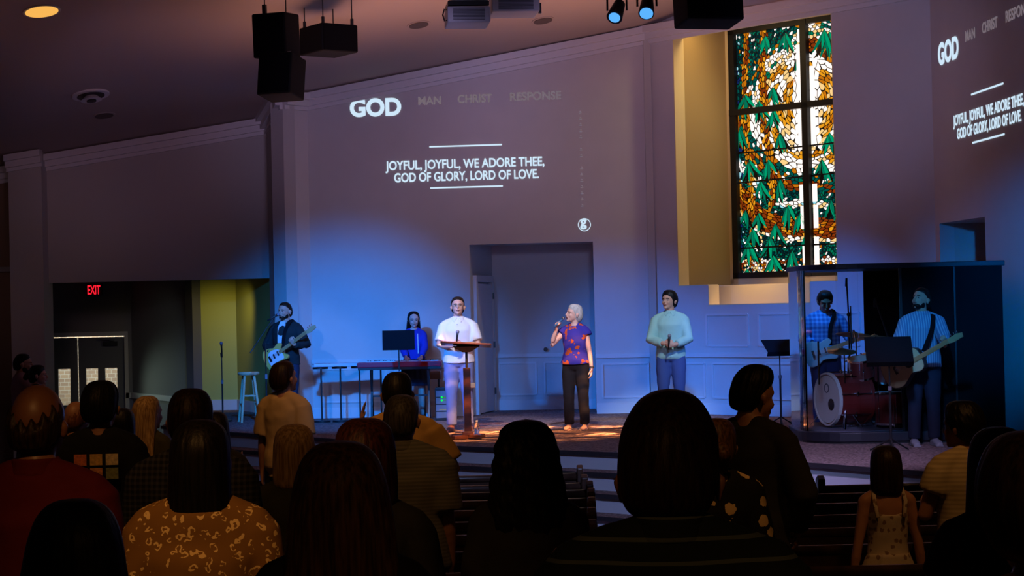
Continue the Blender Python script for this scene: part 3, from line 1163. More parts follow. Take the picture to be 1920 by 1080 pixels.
def projector(cx, cy, D, wd, h, yaw, label, extra=False):
    c = at(cx, cy, D)
    M = orient(yaw, 0)
    t = thing('ceiling_projector', c, label, 'projector', 'projectors hanging over the stage')
    link('housing', G().box(c, (wd, .55, h), M), WHITEP, t, bevel=.015)
    g = G()
    for k in range(9):
        g.box(c + M @ V((0, -.282, -h * .34 + k * h * .085)), (wd * .74, .012, h * .045), M)
    link('vent_grille', g, GREYP, t)
    link('top_plate', G().box(c + M @ V((0, 0, h / 2 + .04)), (wd * .96, .5, .05), M), BLACK, t)
    link('lens', G().tube([c + M @ V((-wd * .2, .26, 0)), c + M @ V((-wd * .2, .36, 0))], .06, 16), BLACK, t)
    g = G()
    rods(g, [c + M @ V((0, 0, h / 2))])
    g.tube([c + V((0, 0, h / 2)), (c.x, c.y, ceilz(c.x, c.y) + .02)], .03, 10)
    link('mount_pole', g, BLACK, t)
    if extra:
        link('power_cable', G().tube([c + M @ V((-wd * .5, -.2, -.06)), c + M @ V((-wd * .56, -.2, -.07)), c + M @ V((-wd * .6, -.2, 0)), c + M @ V((-wd * .56, -.2, .07)), c + M @ V((-wd * .5, -.2, .06))], .009, 8), BLACK, t)
        link('upper_deck', G().box(c + M @ V((0.02, 0, h / 2 + .13)), (wd * .85, .48, .12), M), WHITEP, t, bevel=.01)
    else:
        link('side_knob', G().box(c + M @ V((wd * .52, -.2, -.05)), (.03, .06, .12), M), BLACK, t)
    return t


projector(876, 33, 22.5, .50, .19, .1, 'white projector with a black cable loop, left of the two', True)
projector(963, 13, 22.8, .56, .19, .1, 'wider white projector hanging to the right of the cabled one')
BL = emis('lamp_blue', (.10, .42, 1.0), 1.1)
for (px, py, ang, lab) in ((1157, 20, 1, 'black stage light with a dim blue lens, nearer to the projectors'), (1213, 12, 0, 'black stage light with a bright blue lens, nearer to the window')):
    c = at(px, py, 20.0)
    ax = V((-.30 if ang else -.12, -.75, -.75)).normalized()
    t = thing('stage_light', c, lab, 'stage light', 'blue stage lights')
    link('lamp_can', G().tube([c - ax * .12, c + ax * .02, c + ax * .12], [.06, .075, .085], 20), BLACK, t, smooth=False)
    link('lens', G().tube([c + ax * .105, c + ax * .128], .070 if not ang else .06, 20), BL, t)
    g = G()
    g.bar(c + V((-.1, 0, 0)), c + V((-.1, 0, .2)), .02, .03).bar(c + V((.1, 0, 0)), c + V((.1, 0, .2)), .02, .03).bar(c + V((-.11, 0, .2)), c + V((.11, 0, .2)), .03, .02)
    g.tube([c + V((0, 0, .2)), (c.x, c.y, ceilz(c.x, c.y) + .02)], .014, 8)
    link('yoke', g, BLACK, t)


# ceiling fittings: flush with the sloping ceiling
def ceil_frame(px, py):
    d = at(px, py, 1.0) - V((0, 0, CAMZ))
    # CAMZ + t*dz = 10.64 + .145*(t*dx - t*dy)
    t = (10.64 - CAMZ) / (d.z - .145 * (d.x - d.y))
    return V((0, 0, CAMZ)) + d * t


CN = V((.145, -.145, -1)).normalized()
q = ceil_frame(78, 20)
t = thing('recessed_downlight', q, 'glowing amber can light recessed in the ceiling, top left', 'ceiling light')
link('trim_ring', G().disc(q, CN, .235, .03, 32), TRIM, t)
link('reflector', G().disc(q + CN * .012, CN, .205, .016, 32), emis('can_amber', (1.0, .50, .10), .95), t)
link('bulb', G().disc(q + CN * .022 + V((.02, .085, 0)), CN, .115, .012, 24), emis('can_white', (1.0, .85, .66), 1.2), t)
q = ceil_frame(170, 177)
t = thing('ceiling_vent', q, 'round stepped white air vent in the sloping ceiling', 'vent')
g = G()
link('vent_collar', G().disc(q, CN, .27, .05, 32), TRIM, t)
link('dark_gap', G().disc(q + CN * .028, CN, .20, .01, 32), BLACK, t)
link('inner_cone', G().tube([q + CN * .02, q + CN * .09], [.08, .155], 28), TRIM, t)
link('inner_disc', G().disc(q + CN * .10, CN, .07, .02, 24), BLACK, t)
UNL = mat('unlit_can', (.10, .07, .06), .6)
for (px, py, lab) in ((195, 216, 'unlit recessed can light just below the round vent'), (785, 46, 'unlit recessed can light left of the projectors'), (1018, 38, 'unlit recessed can light right of the projectors')):
    q = ceil_frame(px, py)
    t = thing('unlit_downlight', q, lab, 'ceiling light')
    link('trim_ring', G().disc(q, CN, .17, .02, 28), CEIL, t)
    link('can_opening', G().disc(q + CN * .012, CN, .14, .012, 28), UNL, t)

# ------------------------------------------------------------------ projected slides (light thrown on the walls)
PW = emis('projected_white', (.62, .80, .95), 1.0)
PD = emis('projected_dim', (.165, .130, .155), 1.0)


def wall_point(px, py, p0, d):
    n = V((-d.y, d.x, 0))
    r = at(px, py, 1.0) - V((0, 0, CAMZ))
    t = (V((p0.x, p0.y, 0)) - V((0, 0, 0))).dot(n) / (r.x * n.x + r.y * n.y)
    return V((r.x * t, r.y * t, CAMZ + r.z * t))


def slide(P0, d, o_, sc, label, squash=1.0):
    """o_ = point of the wall where the big title starts; sc = metres per pixel of the left slide"""
    t = thing('projected_slide', o_, label, 'projection', 'projected song slides')
    n = V((d.y, -d.x, 0))
    Z = V((0, 0, 1))

    def pt(u, v):
        if v < -59:
            v = -59 + (v + 59) * squash
        return o_ + d * (u * sc) + Z * (v * sc) + n * .004

    joinable('GOD', 44 * sc, PW, 'title_text', pt(0, 0), d, Z, t, bold=1.7 * sc, width=97 * sc)
    joinable('MAN', 21 * sc, PD, 'menu_text', pt(129, 17), d, Z, t, bold=.5 * sc, width=43 * sc)
    joinable('CHRIST', 21 * sc, PD, 'menu_text', pt(204, 18), d, Z, t, bold=.5 * sc, width=64 * sc)
    joinable('RESPONSE', 21 * sc, PD, 'menu_text', pt(301, 19), d, Z, t, bold=.5 * sc, width=95 * sc)
    joinable('JOYFUL, JOYFUL, WE ADORE THEE,', 23.5 * sc * squash, PW, 'lyric_text', pt(67, -103), d, Z, t, bold=.45 * sc, width=298 * sc)
    joinable('GOD OF GLORY, LORD OF LOVE.', 23.5 * sc * squash, PW, 'lyric_text', pt(81, -126), d, Z, t, bold=.45 * sc, width=271 * sc)
    for v in (-59, -136):
        q0 = pt(148.5, v - 1.5 if v < -100 else v - 2)
        link('rule_line', G().bar(pt(149, v - 3), pt(285, v - 3), .003, 2.6 * sc), PW, t)
    cx, cy = 437, -212
    return t, pt


o_ = wall_point(656, 218, A, dS)
sc = ((wall_point(1051, 190, A, dS) - o_).dot(dS)) / 396.0
t, pt = slide(A, dS, o_, sc, 'projected song slide on the wall left of the alcove, lettering and logo in view')
ring = G()
c = pt(435, -215)
Zv = V((0, 0, 1))
for k in range(32):
    a0, a1 = 2 * PI * k / 32, 2 * PI * (k + 1) / 32
    P0 = [c + dS * (math.cos(a_) * r_ * sc) + Zv * (math.sin(a_) * r_ * sc) for a_ in (a0, a1) for r_ in (10.6, 12)]
    ring.add(P0, [(0, 1, 3, 2)])
link('logo_ring', ring, PW, t)
joinable('g', 25 * sc, PW, 'logo_letter', pt(428, -217), dS, Zv, t, bold=.7 * sc, width=12 * sc)
# faint vertical row of marks beside the logo
for k in range(16):
    if k in (5, 8):
        continue
    g = G()
    c_ = pt(432, -8 - 11.5 * k)
    g.bar(c_ - dS * (2.4 * sc), c_ + dS * (2.4 * sc), .003, 1.6 * sc)
    g.bar(c_ + V((0, 0, 3 * sc)) - dS * (1.2 * sc), c_ + V((0, 0, 3 * sc)) + dS * (1.2 * sc), .003, 1.4 * sc)
    link('faint_mark', g, PD, t)
o2 = wall_point(1760, 122, C, dE)
wpx = (wall_point(1798, 108, C, dE) - o2).dot(dE)
slide(C, dE, o2, wpx / 97.0, 'second projected song slide, sharply angled on the right wall', .90)

# ------------------------------------------------------------------ pews
def pew(x0, x1, y, label, group):
    z = floorz(y + .2)
    c = V(((x0 + x1) / 2, y, z))
    t = thing('pew', c, label, 'pew', group)
    g = G()
    g.add([(x0, y - .02, z + .12), (x0, y + .03, z + .12), (x0, y - .10, z + .82), (x0, y - .06, z + .82)] + [(x1, y - .02, z + .12), (x1, y + .03, z + .12), (x1, y - .10, z + .82), (x1, y - .06, z + .82)],
          [(0, 1, 3, 2), (4, 6, 7, 5), (0, 2, 6, 4), (1, 5, 7, 3), (0, 4, 5, 1), (2, 3, 7, 6)])
    link('backrest', g, DWOOD, t)
    link('top_rail', G().tube([(x0, y - .085, z + .835), (x1, y - .085, z + .835)], (.028, .038), 10, ref=(0, 0, 1)), DWOOD, t, smooth=True)
    link('seat', G().bx(x0, x1, y + .0, y + .46, z + .40, z + .46), DWOOD, t, bevel=.015)
    link('book_rack', G().bx(x0 + .2, x1 - .2, y - .16, y - .09, z + .50, z + .62), DWOOD, t)
    prof = [(-.16, 0), (.50, 0), (.50, .50), (.44, .60), (.30, .63), (.14, .66), (.04, .78), (-.02, .92), (-.10, .95), (-.17, .92), (-.15, .75), (-.12, .4)]
    for x in (x0, x1):
        pts = [(x, y + a, z + b) for a, b in prof]
        link('end_panel', G().slab(pts, (1, 0, 0), .06), DWOOD, t, bevel=.012)
    return t


rows = [9.05, 10.2, 11.35, 12.45, 13.6, 14.75, 15.9, 17.05, 18.2]
names = ['ninth', 'eighth', 'seventh', 'sixth', 'fifth', 'fourth', 'third', 'second', 'front']
for k, y in enumerate(rows):
    if y < 15:
        pew(.136 * y, 6.3 - .02 * y, y, 'dark wooden pew right of the aisle, ' + ['nearest one to the viewer', 'second nearest to the viewer', 'third nearest to the viewer', 'fourth from the viewer', 'fifth from the viewer', ''][k] if k < 5 else 'dark wooden pew right of the aisle, next to last before the stage', 'pews right of the aisle')
    elif y < 16:
        pew(2.50, 4.4, y, 'short dark pew right of the aisle, farthest one, just under the stage front', 'pews right of the aisle')
    pew(-4.3 if y < 17 else -2.62 - (.15 if y < 18 else 0), min(.60, .0385 * y), y, 'dark wooden pew left of the aisle, %s row from the stage' % names[k], 'pews left of the aisle')

# ------------------------------------------------------------------ things on the stage
def stand_base(g, x, y, r=.15, z=STZ):
    g.disc((x, y, z + .012), (0, 0, 1), r, .024, 24)


def music_stand(c, yaw, label, H=1.15, wd=.50, hd=.33, tilt=.35, base=None, steps=0, pole=BLACK):
    x, y = c.x, c.y
    t = thing('music_stand', (x, y, STZ), label, 'music stand')
    M = Matrix.Rotation(yaw, 3, 'Z') @ Matrix.Rotation(-tilt, 3, 'X')
    dc = V((x, y, STZ + H))
    link('desk', G().box(dc, (wd, .012, hd), M).box(dc + M @ V((0, .03, -hd / 2)), (wd, .07, .012), M), MATTE, t)
    link('pole', G().tube([(x, y, STZ + .02), (x, y, STZ + H * .62)], .014, 10).tube([(x, y, STZ + H * .6), (x, y, STZ + H - .06)], .009, 8), pole, t)
    link('pole_collar', G().tube([(x, y, STZ + H * .60), (x, y, STZ + H * .64)], .022, 10), GREYP, t)
    for k in range(3):
        a = 2 * PI * k / 3 + .5
        link('leg', G().tube([(x, y, STZ + .14), (x + math.cos(a) * .16, y + math.sin(a) * .16, STZ + .05), (x + math.cos(a) * .24, y + math.sin(a) * .24, STZ + .01)], .009, 8), BLACK, t)
    return t


q = at(1465, 800, 25.2)
music_stand(V((q.x, q.y, 0)), .25, 'black music stand standing alone left of the drum booth', H=1.07, wd=.42, hd=.28, tilt=1.0)
q = at(752, 780, 27.6)
music_stand(V((q.x, 27.4, 0)), 0.05, 'black music stand in front of the woman at the keyboard', H=1.23, wd=.46, hd=.27, tilt=.12)
q = at(1665, 800, 20.9)
music_stand(V((q.x, 20.75, 0)), -.1, 'black music stand in front of the acoustic guitarist', H=1.10, wd=.50, hd=.36, tilt=.75)


def mic(pos, d, label, name='microphone', body=None, head=None):
    p, d = V(pos), V(d).normalized()
    t = thing(name, p, label, 'microphone')
    link('handle', G().tube([p - d * .16, p - d * .02, p + d * .005], [.011, .014, .019], 12), body or BLACK, t, smooth=True)
    link('mic_head', G().ball(p + d * .028, .026, n=16, m=10), head or GREYP, t, smooth=True)
    return t


def mic_stand(x, y, H, label, boom=None, rb=.14):
    t = thing('microphone_stand', (x, y, STZ), label, 'microphone stand')
    g = G()
    stand_base(g, x, y, rb)
    link('base', g, BLACK, t)
    link('pole', G().tube([(x, y, STZ), (x, y, STZ + H * .6)], .013, 10).tube([(x, y, STZ + H * .6), (x, y, STZ + H)], .009, 8), BLACK, t)
    link('clutch', G().tube([(x, y, STZ + H * .57), (x, y, STZ + H * .63)], .02, 10), GREYP, t)
    top = V((x, y, STZ + H))
    if boom is not None:
        b0, b1 = V(boom[0]), V(boom[1])
        link('boom_arm', G().tube([b0, b1], .009, 8), BLACK, t)
        d = (b1 - b0).normalized()
        e = b1
    else:
        d = V((0, -.35, .9)).normalized()
        e = top
    link('mic_clip', G().tube([e - d * .03, e + d * .04], .018, 10), BLACK, t)
    return t, e, d


q = at(418, 790, 29.6)
t, e, d = mic_stand(q.x, 29.6, 1.02, 'straight microphone stand on the stage left of the stool')
mic(e + V((0, 0, .16)), (0.0, -.3, 1), 'black microphone on the straight stand left of the stool')

# stool
q = at(468, 795, 29.3)
x, y = q.x, 29.3
t = thing('bar_stool', (x, y, STZ), 'pale wooden round stool beside the electric guitarist', 'stool')
PALE = mat('pale_wood', (.62, .55, .34), .45)
link('seat', G().tube([(x, y, STZ + .72), (x, y, STZ + .745), (x, y, STZ + .765)], [.155, .17, .15], 28), PALE, t)
for k in range(4):
    a = PI / 4 + k * PI / 2 + .3
    link('leg', G().tube([(x + math.cos(a) * .10, y + math.sin(a) * .10, STZ + .72), (x + math.cos(a) * .20, y + math.sin(a) * .20, STZ)], [.02, .018], 10), PALE, t)
for k in range(4):
    a = PI / 4 + k * PI / 2 + .3
    b_ = a + PI / 2
    z = STZ + (.28 if k % 2 else .40)
    r = .20 - .10 * (z - STZ) / .72
    link('rung', G().tube([(x + math.cos(a) * r, y + math.sin(a) * r, z), (x + math.cos(b_) * r, y + math.sin(b_) * r, z)], .011, 8), PALE, t)

# lectern
q = at(877, 828, 24.0)
x, y = q.x, 24.3
t = thing('lectern', (x, y, STZ), 'dark wooden lectern in front of the man in the white shirt', 'lectern')
link('base', G().bar((x - .19, y - .14, STZ + .03), (x + .19, y + .14, STZ + .03), .09, .05).bar((x - .19, y + .14, STZ + .035), (x + .19, y - .14, STZ + .035), .09, .05), WOOD, t, bevel=.01)
link('foot_plate', G().bx(x - .07, x + .07, y - .07, y + .07, STZ + .05, STZ + .10), WOOD, t, bevel=.01)
link('column', G().bx(x - .045, x + .045, y - .045, y + .045, STZ + .08, STZ + .90), WOOD, t, bevel=.006)
link('neck_rod', G().tube([(x, y, STZ + .9), (x, y, STZ + 1.14)], .016, 12), BLACK, t)
link('pivot_block', G().add([(x - .05, y - .05, STZ + 1.1), (x + .05, y - .05, STZ + 1.1), (x + .05, y + .05, STZ + 1.1), (x - .05, y + .05, STZ + 1.1), (x - .17, y - .1, STZ + 1.17), (x + .17, y - .1, STZ + 1.17), (x + .17, y + .1, STZ + 1.18), (x - .17, y + .1, STZ + 1.18)],
                            [(3, 2, 1, 0), (4, 5, 6, 7), (0, 1, 5, 4), (1, 2, 6, 5), (2, 3, 7, 6), (3, 0, 4, 7)]), WOOD, t)
MT = Matrix.Rotation(R(4), 3, 'Y') @ Matrix.Rotation(-.10, 3, 'X')
tc_ = V((x, y, STZ + 1.195))
link('top_board', G().box(tc_, (.64, .42, .025), MT), WOOD, t, bevel=.006)
link('ledge', G().box(tc_ + MT @ V((0, .2, .02)), (.60, .02, .035), MT), WOOD, t)
pz = thing('paper_sheet', tc_ + V((-.1, 0, .02)), 'open white notes lying on the lectern top', 'paper')
link('left_page', G().box(tc_ + MT @ V((-.15, .02, .018)), (.21, .28, .006), MT), WHITEP, pz)
link('right_page', G().box(tc_ + MT @ V((.07, .02, .018)), (.21, .28, .006), MT), WHITEP, pz)
LECT = (x, y)

kq = wall_point(1023, 655, bkL, db)
tag(link('round_knob', G().tube([kq, kq + V((0, -.05, 0))], [.02, .035], 16), BLACK, loc=kq), 'small black round knob on the back wall of the alcove', 'knob')
# small clear bottle
q = at(890, 818, 24.3)
x, y = q.x + .02, 24.75
gl, nt, bb = nodes_of('clear_plastic')
bb.inputs['Transmission Weight'].default_value = .9
bb.inputs['Roughness'].default_value = .1
bb.inputs['IOR'].default_value = 1.2
bb.inputs['Base Color'].default_value = (.8, .85, .9, 1)
t = thing('water_bottle', (x, y, STZ), 'clear plastic water bottle on the carpet behind the lectern base', 'bottle')
link('bottle_body', G().tube([(x, y, STZ), (x, y, STZ + .13), (x, y, STZ + .17), (x, y, STZ + .19)], [.032, .033, .016, .013], 16), gl, t, smooth=True)
link('bottle_cap', G().tube([(x, y, STZ + .19), (x, y, STZ + .21)], .015, 12), WHITEP, t)

# keyboards: long pale one on the left, red one on the right
RED = mat('keyboard_red', (.42, .015, .05), .35)
PB = mat('pale_blue_top', (.45, .55, .62), .4)


def keyboard(x0, x1, y, z, m, label):
    t = thing('stage_keyboard', ((x0 + x1) / 2, y, z), label, 'keyboard')
    link('case', G().bx(x0, x1, y - .16, y + .16, z, z + .075), m, t, bevel=.012)
    link('underside', G().bx(x0 + .01, x1 - .01, y - .15, y + .15, z - .035, z), BLACK, t)
    link('white_keys', G().bx(x0 + .12, x1 - .05, y + .02, y + .155, z + .075, z + .09), WHITEP, t)
    g = G()
    n = int((x1 - x0 - .2) / .033)
    for k in range(n):
        if k % 7 in (2, 6):
            continue
        xx = x0 + .14 + k * .033
        g.bx(xx, xx + .014, y + .02, y + .10, z + .09, z + .10)
    link('black_keys', g, BLACK, t)
    return t


ky = 28.3
xa, xb = at(671, 680, ky).x, at(828, 680, ky).x
kz = at(750, 684, ky).z
keyboard(xa, xb, ky, kz - .03, RED, 'red stage keyboard in front of the seated pianist')
xk = at(672, 680, ky + .35).x
xj = at(588, 680, ky + .35).x
TB = thing('gear_table', ((xj + xk) / 2, ky + .5, STZ), 'long narrow table on thin black posts left of the red keyboard', 'table')
zt = at(640, 687, ky + .5).z
link('table_top', G().bx(xj, at(700, 680, ky + .5).x, ky + .35, ky + .7, zt, zt + .05), PB, TB, bevel=.01)
for k, px in enumerate((602, 638, 674, 714)):
    x = at(px, 700, ky + .5).x
    yy = ky + .5
    link('post', G().tube([(x, yy, STZ), (x, yy, zt - .02)], .013, 10), BLACK, TB)
    link('top_bracket', G().disc((x - .01, yy, zt - .018), (0, 0, 1), .115, .03, 24), BLACK, TB)
    link('round_base', G().disc((x, yy, STZ + .015), (0, 0, 1), .13, .03, 24), BLACK, TB)
t = thing('keyboard_stand', ((xa + xb) / 2, ky, STZ), 'black folding stand under the red keyboard', 'keyboard stand')
for s_ in (-1, 1):
    for dx in (-.42, .42):
        x = (xa + xb) / 2 + dx
        link('leg', G().bar((x - .0, ky + s_ * .2, STZ + .015), (x, ky - s_ * .14, kz - .07), .025, .03, (1, 0, 0)), BLACK, t)
link('cross_bar', G().bar(((xa + xb) / 2 - .42, ky, (kz + STZ) / 2 - .03), ((xa + xb) / 2 + .42, ky, (kz + STZ) / 2 - .03), .025, .025), BLACK, t)
# rack of electronics with green lamps
q = at(833, 780, 28.4)
x0, x1 = at(816, 760, 28.5).x, at(852, 760, 28.5).x
zr = at(833, 727, 28.5).z
t = thing('equipment_rack', ((x0 + x1) / 2, 28.5, STZ), 'small black rack with green lamps behind the man in white', 'rack')
link('rack_case', G().bx(x0, x1, 28.5, 28.9, STZ, zr), BLACK, t, bevel=.01)
g = G()
for k in range(4):
    zz = STZ + .04 + k * .105
    g.bx(x0 + .015, x1 - .015, 28.485, 28.5, zz, zz + .09)
link('rack_panel', g, GREYP, t)
GE = emis('lamp_green', (.0, .9, .06), 1.6)
for k in range(4):
    xx, zz = (x0 + .10) + (k % 2) * .13, zr - .14 - (k // 2) * .045
    link('green_lamp', G().disc((xx, 28.478, zz), (0, 1, 0), .014, .012, 14), GE, t)
link('display', G().bx(x0 + .125, x0 + .205, 28.478, 28.486, zr - .15, zr - .135).bx(x0 + .125, x0 + .205, 28.478, 28.486, zr - .19, zr - .178), emis('display_green', (.1, .45, .1), .6), t)
link('indicator_row', G().bx(x0 + .06, x1 - .05, 28.478, 28.486, STZ + .16, STZ + .165), emis('indicator_amber', (.7, .6, .2), .5), t)
# low wooden side table and glass beside the rack
x = at(806, 740, 28.9).x
t = thing('side_table', (x, 29.0, STZ), 'small brown table partly behind the pianist, left of the rack', 'table')
link('table_top', G().bx(x - .12, x + .16, 28.98, 29.24, STZ + .60, STZ + .72), mat('brown_box', (.20, .11, .07), .6), t)
for sx in (-.09, .13):
    for sy in (29.01, 29.21):
        link('leg', G().tube([(x + sx, sy, STZ), (x + sx, sy, STZ + .6)], .012, 8), BLACK, t)
x = at(815, 668, 28.6).x

# ------------------------------------------------------------------ drum booth
BZ = STZ + .13
by0 = 21.95
booth = thing('drum_booth', (4.3, 22.9, STZ), 'clear and black drum booth on a low round-cornered platform', 'drum booth')
xL = at(1494, 800, 22.6).x + .02
xR = at(1893, 700, by0).x
zt0 = at(1700, 492, by0).z
outline = []
for k in range(9):
    a = PI + k * (PI / 2) / 8
    outline.append((xL + .62 + .62 * math.cos(a), by0 + .62 + .62 * math.sin(a)))
outline += [(xR, by0), (xR, 24.0), (xL + .62, 24.0)]
for k in range(1, 8):
    a = PI / 2 + k * (PI / 2) / 8
    outline.append((xL + .62 + .62 * math.cos(a), 23.38 + .62 * math.sin(a)))
PLAT = mat('platform_dark', (.014, .014, .022), .45)
link('platform', G().prism(outline, STZ + .02, BZ), PLAT, booth, bevel=.01)
link('platform_lip', G().prism([(4.2 + (x - 4.2) * .985, 22.97 + (y - 22.97) * .985) for x, y in outline], STZ, STZ + .03), BLACK, booth)
link('platform_rug', G().prism([(4.2 + (x - 4.2) * .93, 22.97 + (y - 22.97) * .9) for x, y in outline], BZ, BZ + .012), mat('grey_rug', (.10, .10, .13), .95), booth)
PLEX, nt, bb = nodes_of('clear_acrylic')
nt.nodes.remove(bb)
tr, gs, mxs, fr = [nt.nodes.new(x) for x in ('ShaderNodeBsdfTransparent', 'ShaderNodeBsdfGlossy', 'ShaderNodeMixShader', 'ShaderNodeFresnel')]
tr.inputs[0].default_value = (.97, .975, .99, 1)
gs.inputs['Roughness'].default_value = .03
fr.inputs['IOR'].default_value = 1.22
nt.links.new(fr.outputs[0], mxs.inputs[0])
nt.links.new(tr.outputs[0], mxs.inputs[1])
nt.links.new(gs.outputs[0], mxs.inputs[2])
nt.links.new(mxs.outputs[0], nt.nodes['Material Output'].inputs[0])


def pane(a, b, name='clear_panel', m=PLEX, th=.012, z0=BZ, z1=None):
    return link(name, G().bar(V((a[0], a[1], (z0 + (z1 or zt0 - .06)) / 2)), V((b[0], b[1], (z0 + (z1 or zt0 - .06)) / 2)), th, (z1 or zt0 - .06) - z0), m, booth)


ins = [(4.2 + (x - 4.2) * .97, 22.97 + (y - 22.97) * .95) for x, y in outline]
g = G()
cur = ins[0:9]
rev = [(x + .008, y + .008) for x, y in cur[::-1]]
link('curved_panel', G().prism(cur + rev, BZ, zt0 - .06), PLEX, booth, smooth=False)
yf = ins[9][1]
xm1 = at(1690, 700, yf).x
pane(ins[8], (xm1, yf))
pane((xm1 + .02, yf), (xR - .05, yf), 'black_front_panel', MATTE, .03)
pane((xR - .06, yf), (xR - .06, 23.9), 'black_side_panel', MATTE, .03)
xb0 = at(1623, 700, 23.9).x
pane((xb0, 23.9), (xR - .05, 23.9), 'black_back_panel', MATTE, .04)
pane((ins[0][0], ins[0][1]), (ins[0][0], 23.3))
pane((xL + .7, 23.9), (xb0, 23.9))
link('panel_post', G().bar((xm1 + .01, yf - .01, BZ), (xm1 + .01, yf - .01, zt0 - .06), .02, .03, (1, 0, 0)), mat('post_black', (.01, .01, .014), .4), booth)
link('panel_post', G().bar((xm1 + .62, yf - .03, BZ), (xm1 + .62, yf - .03, zt0 - .06), .05, .02, (1, 0, 0)), PLAT, booth)
link('booth_roof', G().prism([(4.2 + (x - 4.2) * .99, 22.97 + (y - 22.97) * .97) for x, y in outline], zt0 - .06, zt0), mat('roof_navy', (.010, .012, .022), .5), booth, bevel=.008)
link('lift_handle', G().tube([(ins[4][0] - .02, ins[4][1] - .03, BZ + .55), (ins[4][0] - .02, ins[4][1] - .03, BZ + 1.05)], .012, 10), CHROME, booth)
link('lift_handle', G().tube([(at(1597, 700, yf).x, yf - .03, BZ + .95), (at(1597, 700, yf).x, yf - .03, BZ + 1.45)], .010, 10), CHROME, booth)
spot('booth_lamp', (3.9, 21.2, 5.6), (4.1, 22.9, 1.2), 26, (.35, .55, 1.0), 24, .8)

# drum kit
REDSH = mat('drum_shell_red', (.20, .022, .018), .3, coat=.5)
HEAD = mat('drum_head', (.62, .62, .58), .5)
BRASS = mat('cymbal_brass', (.70, .56, .32), .28, .9)
DX, DY = at(1585, 755, 22.75).x, 22.8
kit = thing('drum_kit', (DX, DY, BZ), 'red drum kit with pale bass drum head inside the booth', 'drum kit')
ax = V((-.94, -.34, 0)).normalized()
br_ = .30
bc = V((DX, DY, BZ + br_ + .05))
bf = bc + ax * .22
link('bass_drum_shell', G().disc(bc, ax, br_, .42, 36), REDSH, kit)
link('bass_drum_head', G().disc(bf + ax * .005, ax, br_ - .02, .02, 36), HEAD, kit, label='pale bass drum head with a dark port')
side = V((-ax.y, ax.x, 0))


def hoop(g, c, a, r, t=.02, wd=.035, n=32):
    a = V(a).normalized()
    u = a.cross(V((0, 0, 1)))
    u = (u if u.length > .1 else V((1, 0, 0))).normalized()
    v = a.cross(u)
    b0 = len(g.v)
    for k in range(n):
        an = 2 * PI * k / n
        for rr, ww in ((r - t / 2, -wd / 2), (r + t / 2, -wd / 2), (r + t / 2, wd / 2), (r - t / 2, wd / 2)):
            g.v.append(V(c) + (u * math.cos(an) + v * math.sin(an)) * rr + a * ww)
    for k in range(n):
        for j in range(4):
            p0, p1 = b0 + k * 4 + j, b0 + k * 4 + (j + 1) % 4
            p2, p3 = b0 + ((k + 1) % n) * 4 + (j + 1) % 4, b0 + ((k + 1) % n) * 4 + j
            g.f.append((p0, p1, p2, p3))
    return g


link('bass_drum_hoop', hoop(G(), bf, ax, br_ + .005, .02, .045), HEAD, kit)
link('bass_drum_hoop', hoop(G(), bc - ax * .22, ax, br_ + .005, .02, .045), REDSH, kit)
link('port_hole', G().disc(bf + ax * .017 + side * .10 + V((0, 0, -.06)), ax, .07, .004, 24), BLACK, kit)
link('head_emblem', hoop(G(), bf + ax * .018 + V((0, 0, .13)), ax, .05, .012, .004), mat('emblem_grey', (.08, .09, .12), .5), kit)
for k in range(8):
    a = 2 * PI * k / 8 + .2
    p_ = bc + (side * math.cos(a) + V((0, 0, 1)) * math.sin(a)) * (br_ + .02)
    link('tension_lug', G().tube([p_ - ax * .20, p_ + ax * .21], .008, 6).ball(p_, (.02, .02, .03), n=8, m=5), CHROME, kit)
for s_ in (-1, 1):
    link('spur', G().tube([bc + ax * .12 + side * (s_ * .24) - V((0, 0, .1)), bc + ax * .24 + side * (s_ * .42) + V((0, 0, -br_ - .04))], .012, 8), CHROME, kit)


def drum(c, a, r, h, label, legs=False, m=REDSH, name='tom_drum'):
    a = V(a).normalized()
    p_ = link(name, G().disc(c, a, r, h, 28), m, kit)
    c = V(c)
    link('batter_head', G().disc(c + a * (h / 2 + .004), a, r - .008, .008, 28), HEAD, p_)
    g = G()
    hoop(g, c + a * h / 2, a, r + .006, .014, .022)
    hoop(g, c - a * h / 2, a, r + .006, .014, .022)
    u = a.cross(V((1, 0, 0))).normalized()
    v = a.cross(u)
    for k in range(6):
        an = 2 * PI * k / 6
        q_ = c + (u * math.cos(an) + v * math.sin(an)) * (r + .012)
        g.tube([q_ - a * h * .45, q_ + a * h * .45], .005, 6)
        g.ball(q_, (.013, .013, .02), n=8, m=5)
    link('hardware', g, CHROME, p_)
    if legs:
        for k in range(3):
            an = 2 * PI * k / 3 + .4
            q_ = c + V((math.cos(an), math.sin(an), 0)) * (r + .02)
            link('leg', G().tube([q_ + V((0, 0, .05)), (q_.x, q_.y, BZ + .02)], .009, 8), CHROME, p_)
    return p_


zc = lambda px, py, D: at(px, py, D)
drum(at(1614, 690, 22.75), (-.1, -.25, 1), .14, .22, '')
drum(at(1655, 695, 22.95), (.1, -.25, 1), .15, .23, '')
drum(at(1674, 765, 22.55), (0, 0, 1), .20, .36, '', True, name='floor_tom')
drum(at(1600, 720, 23.35), (0, -.1, 1), .18, .14, '', m=CHROME, name='snare_drum')


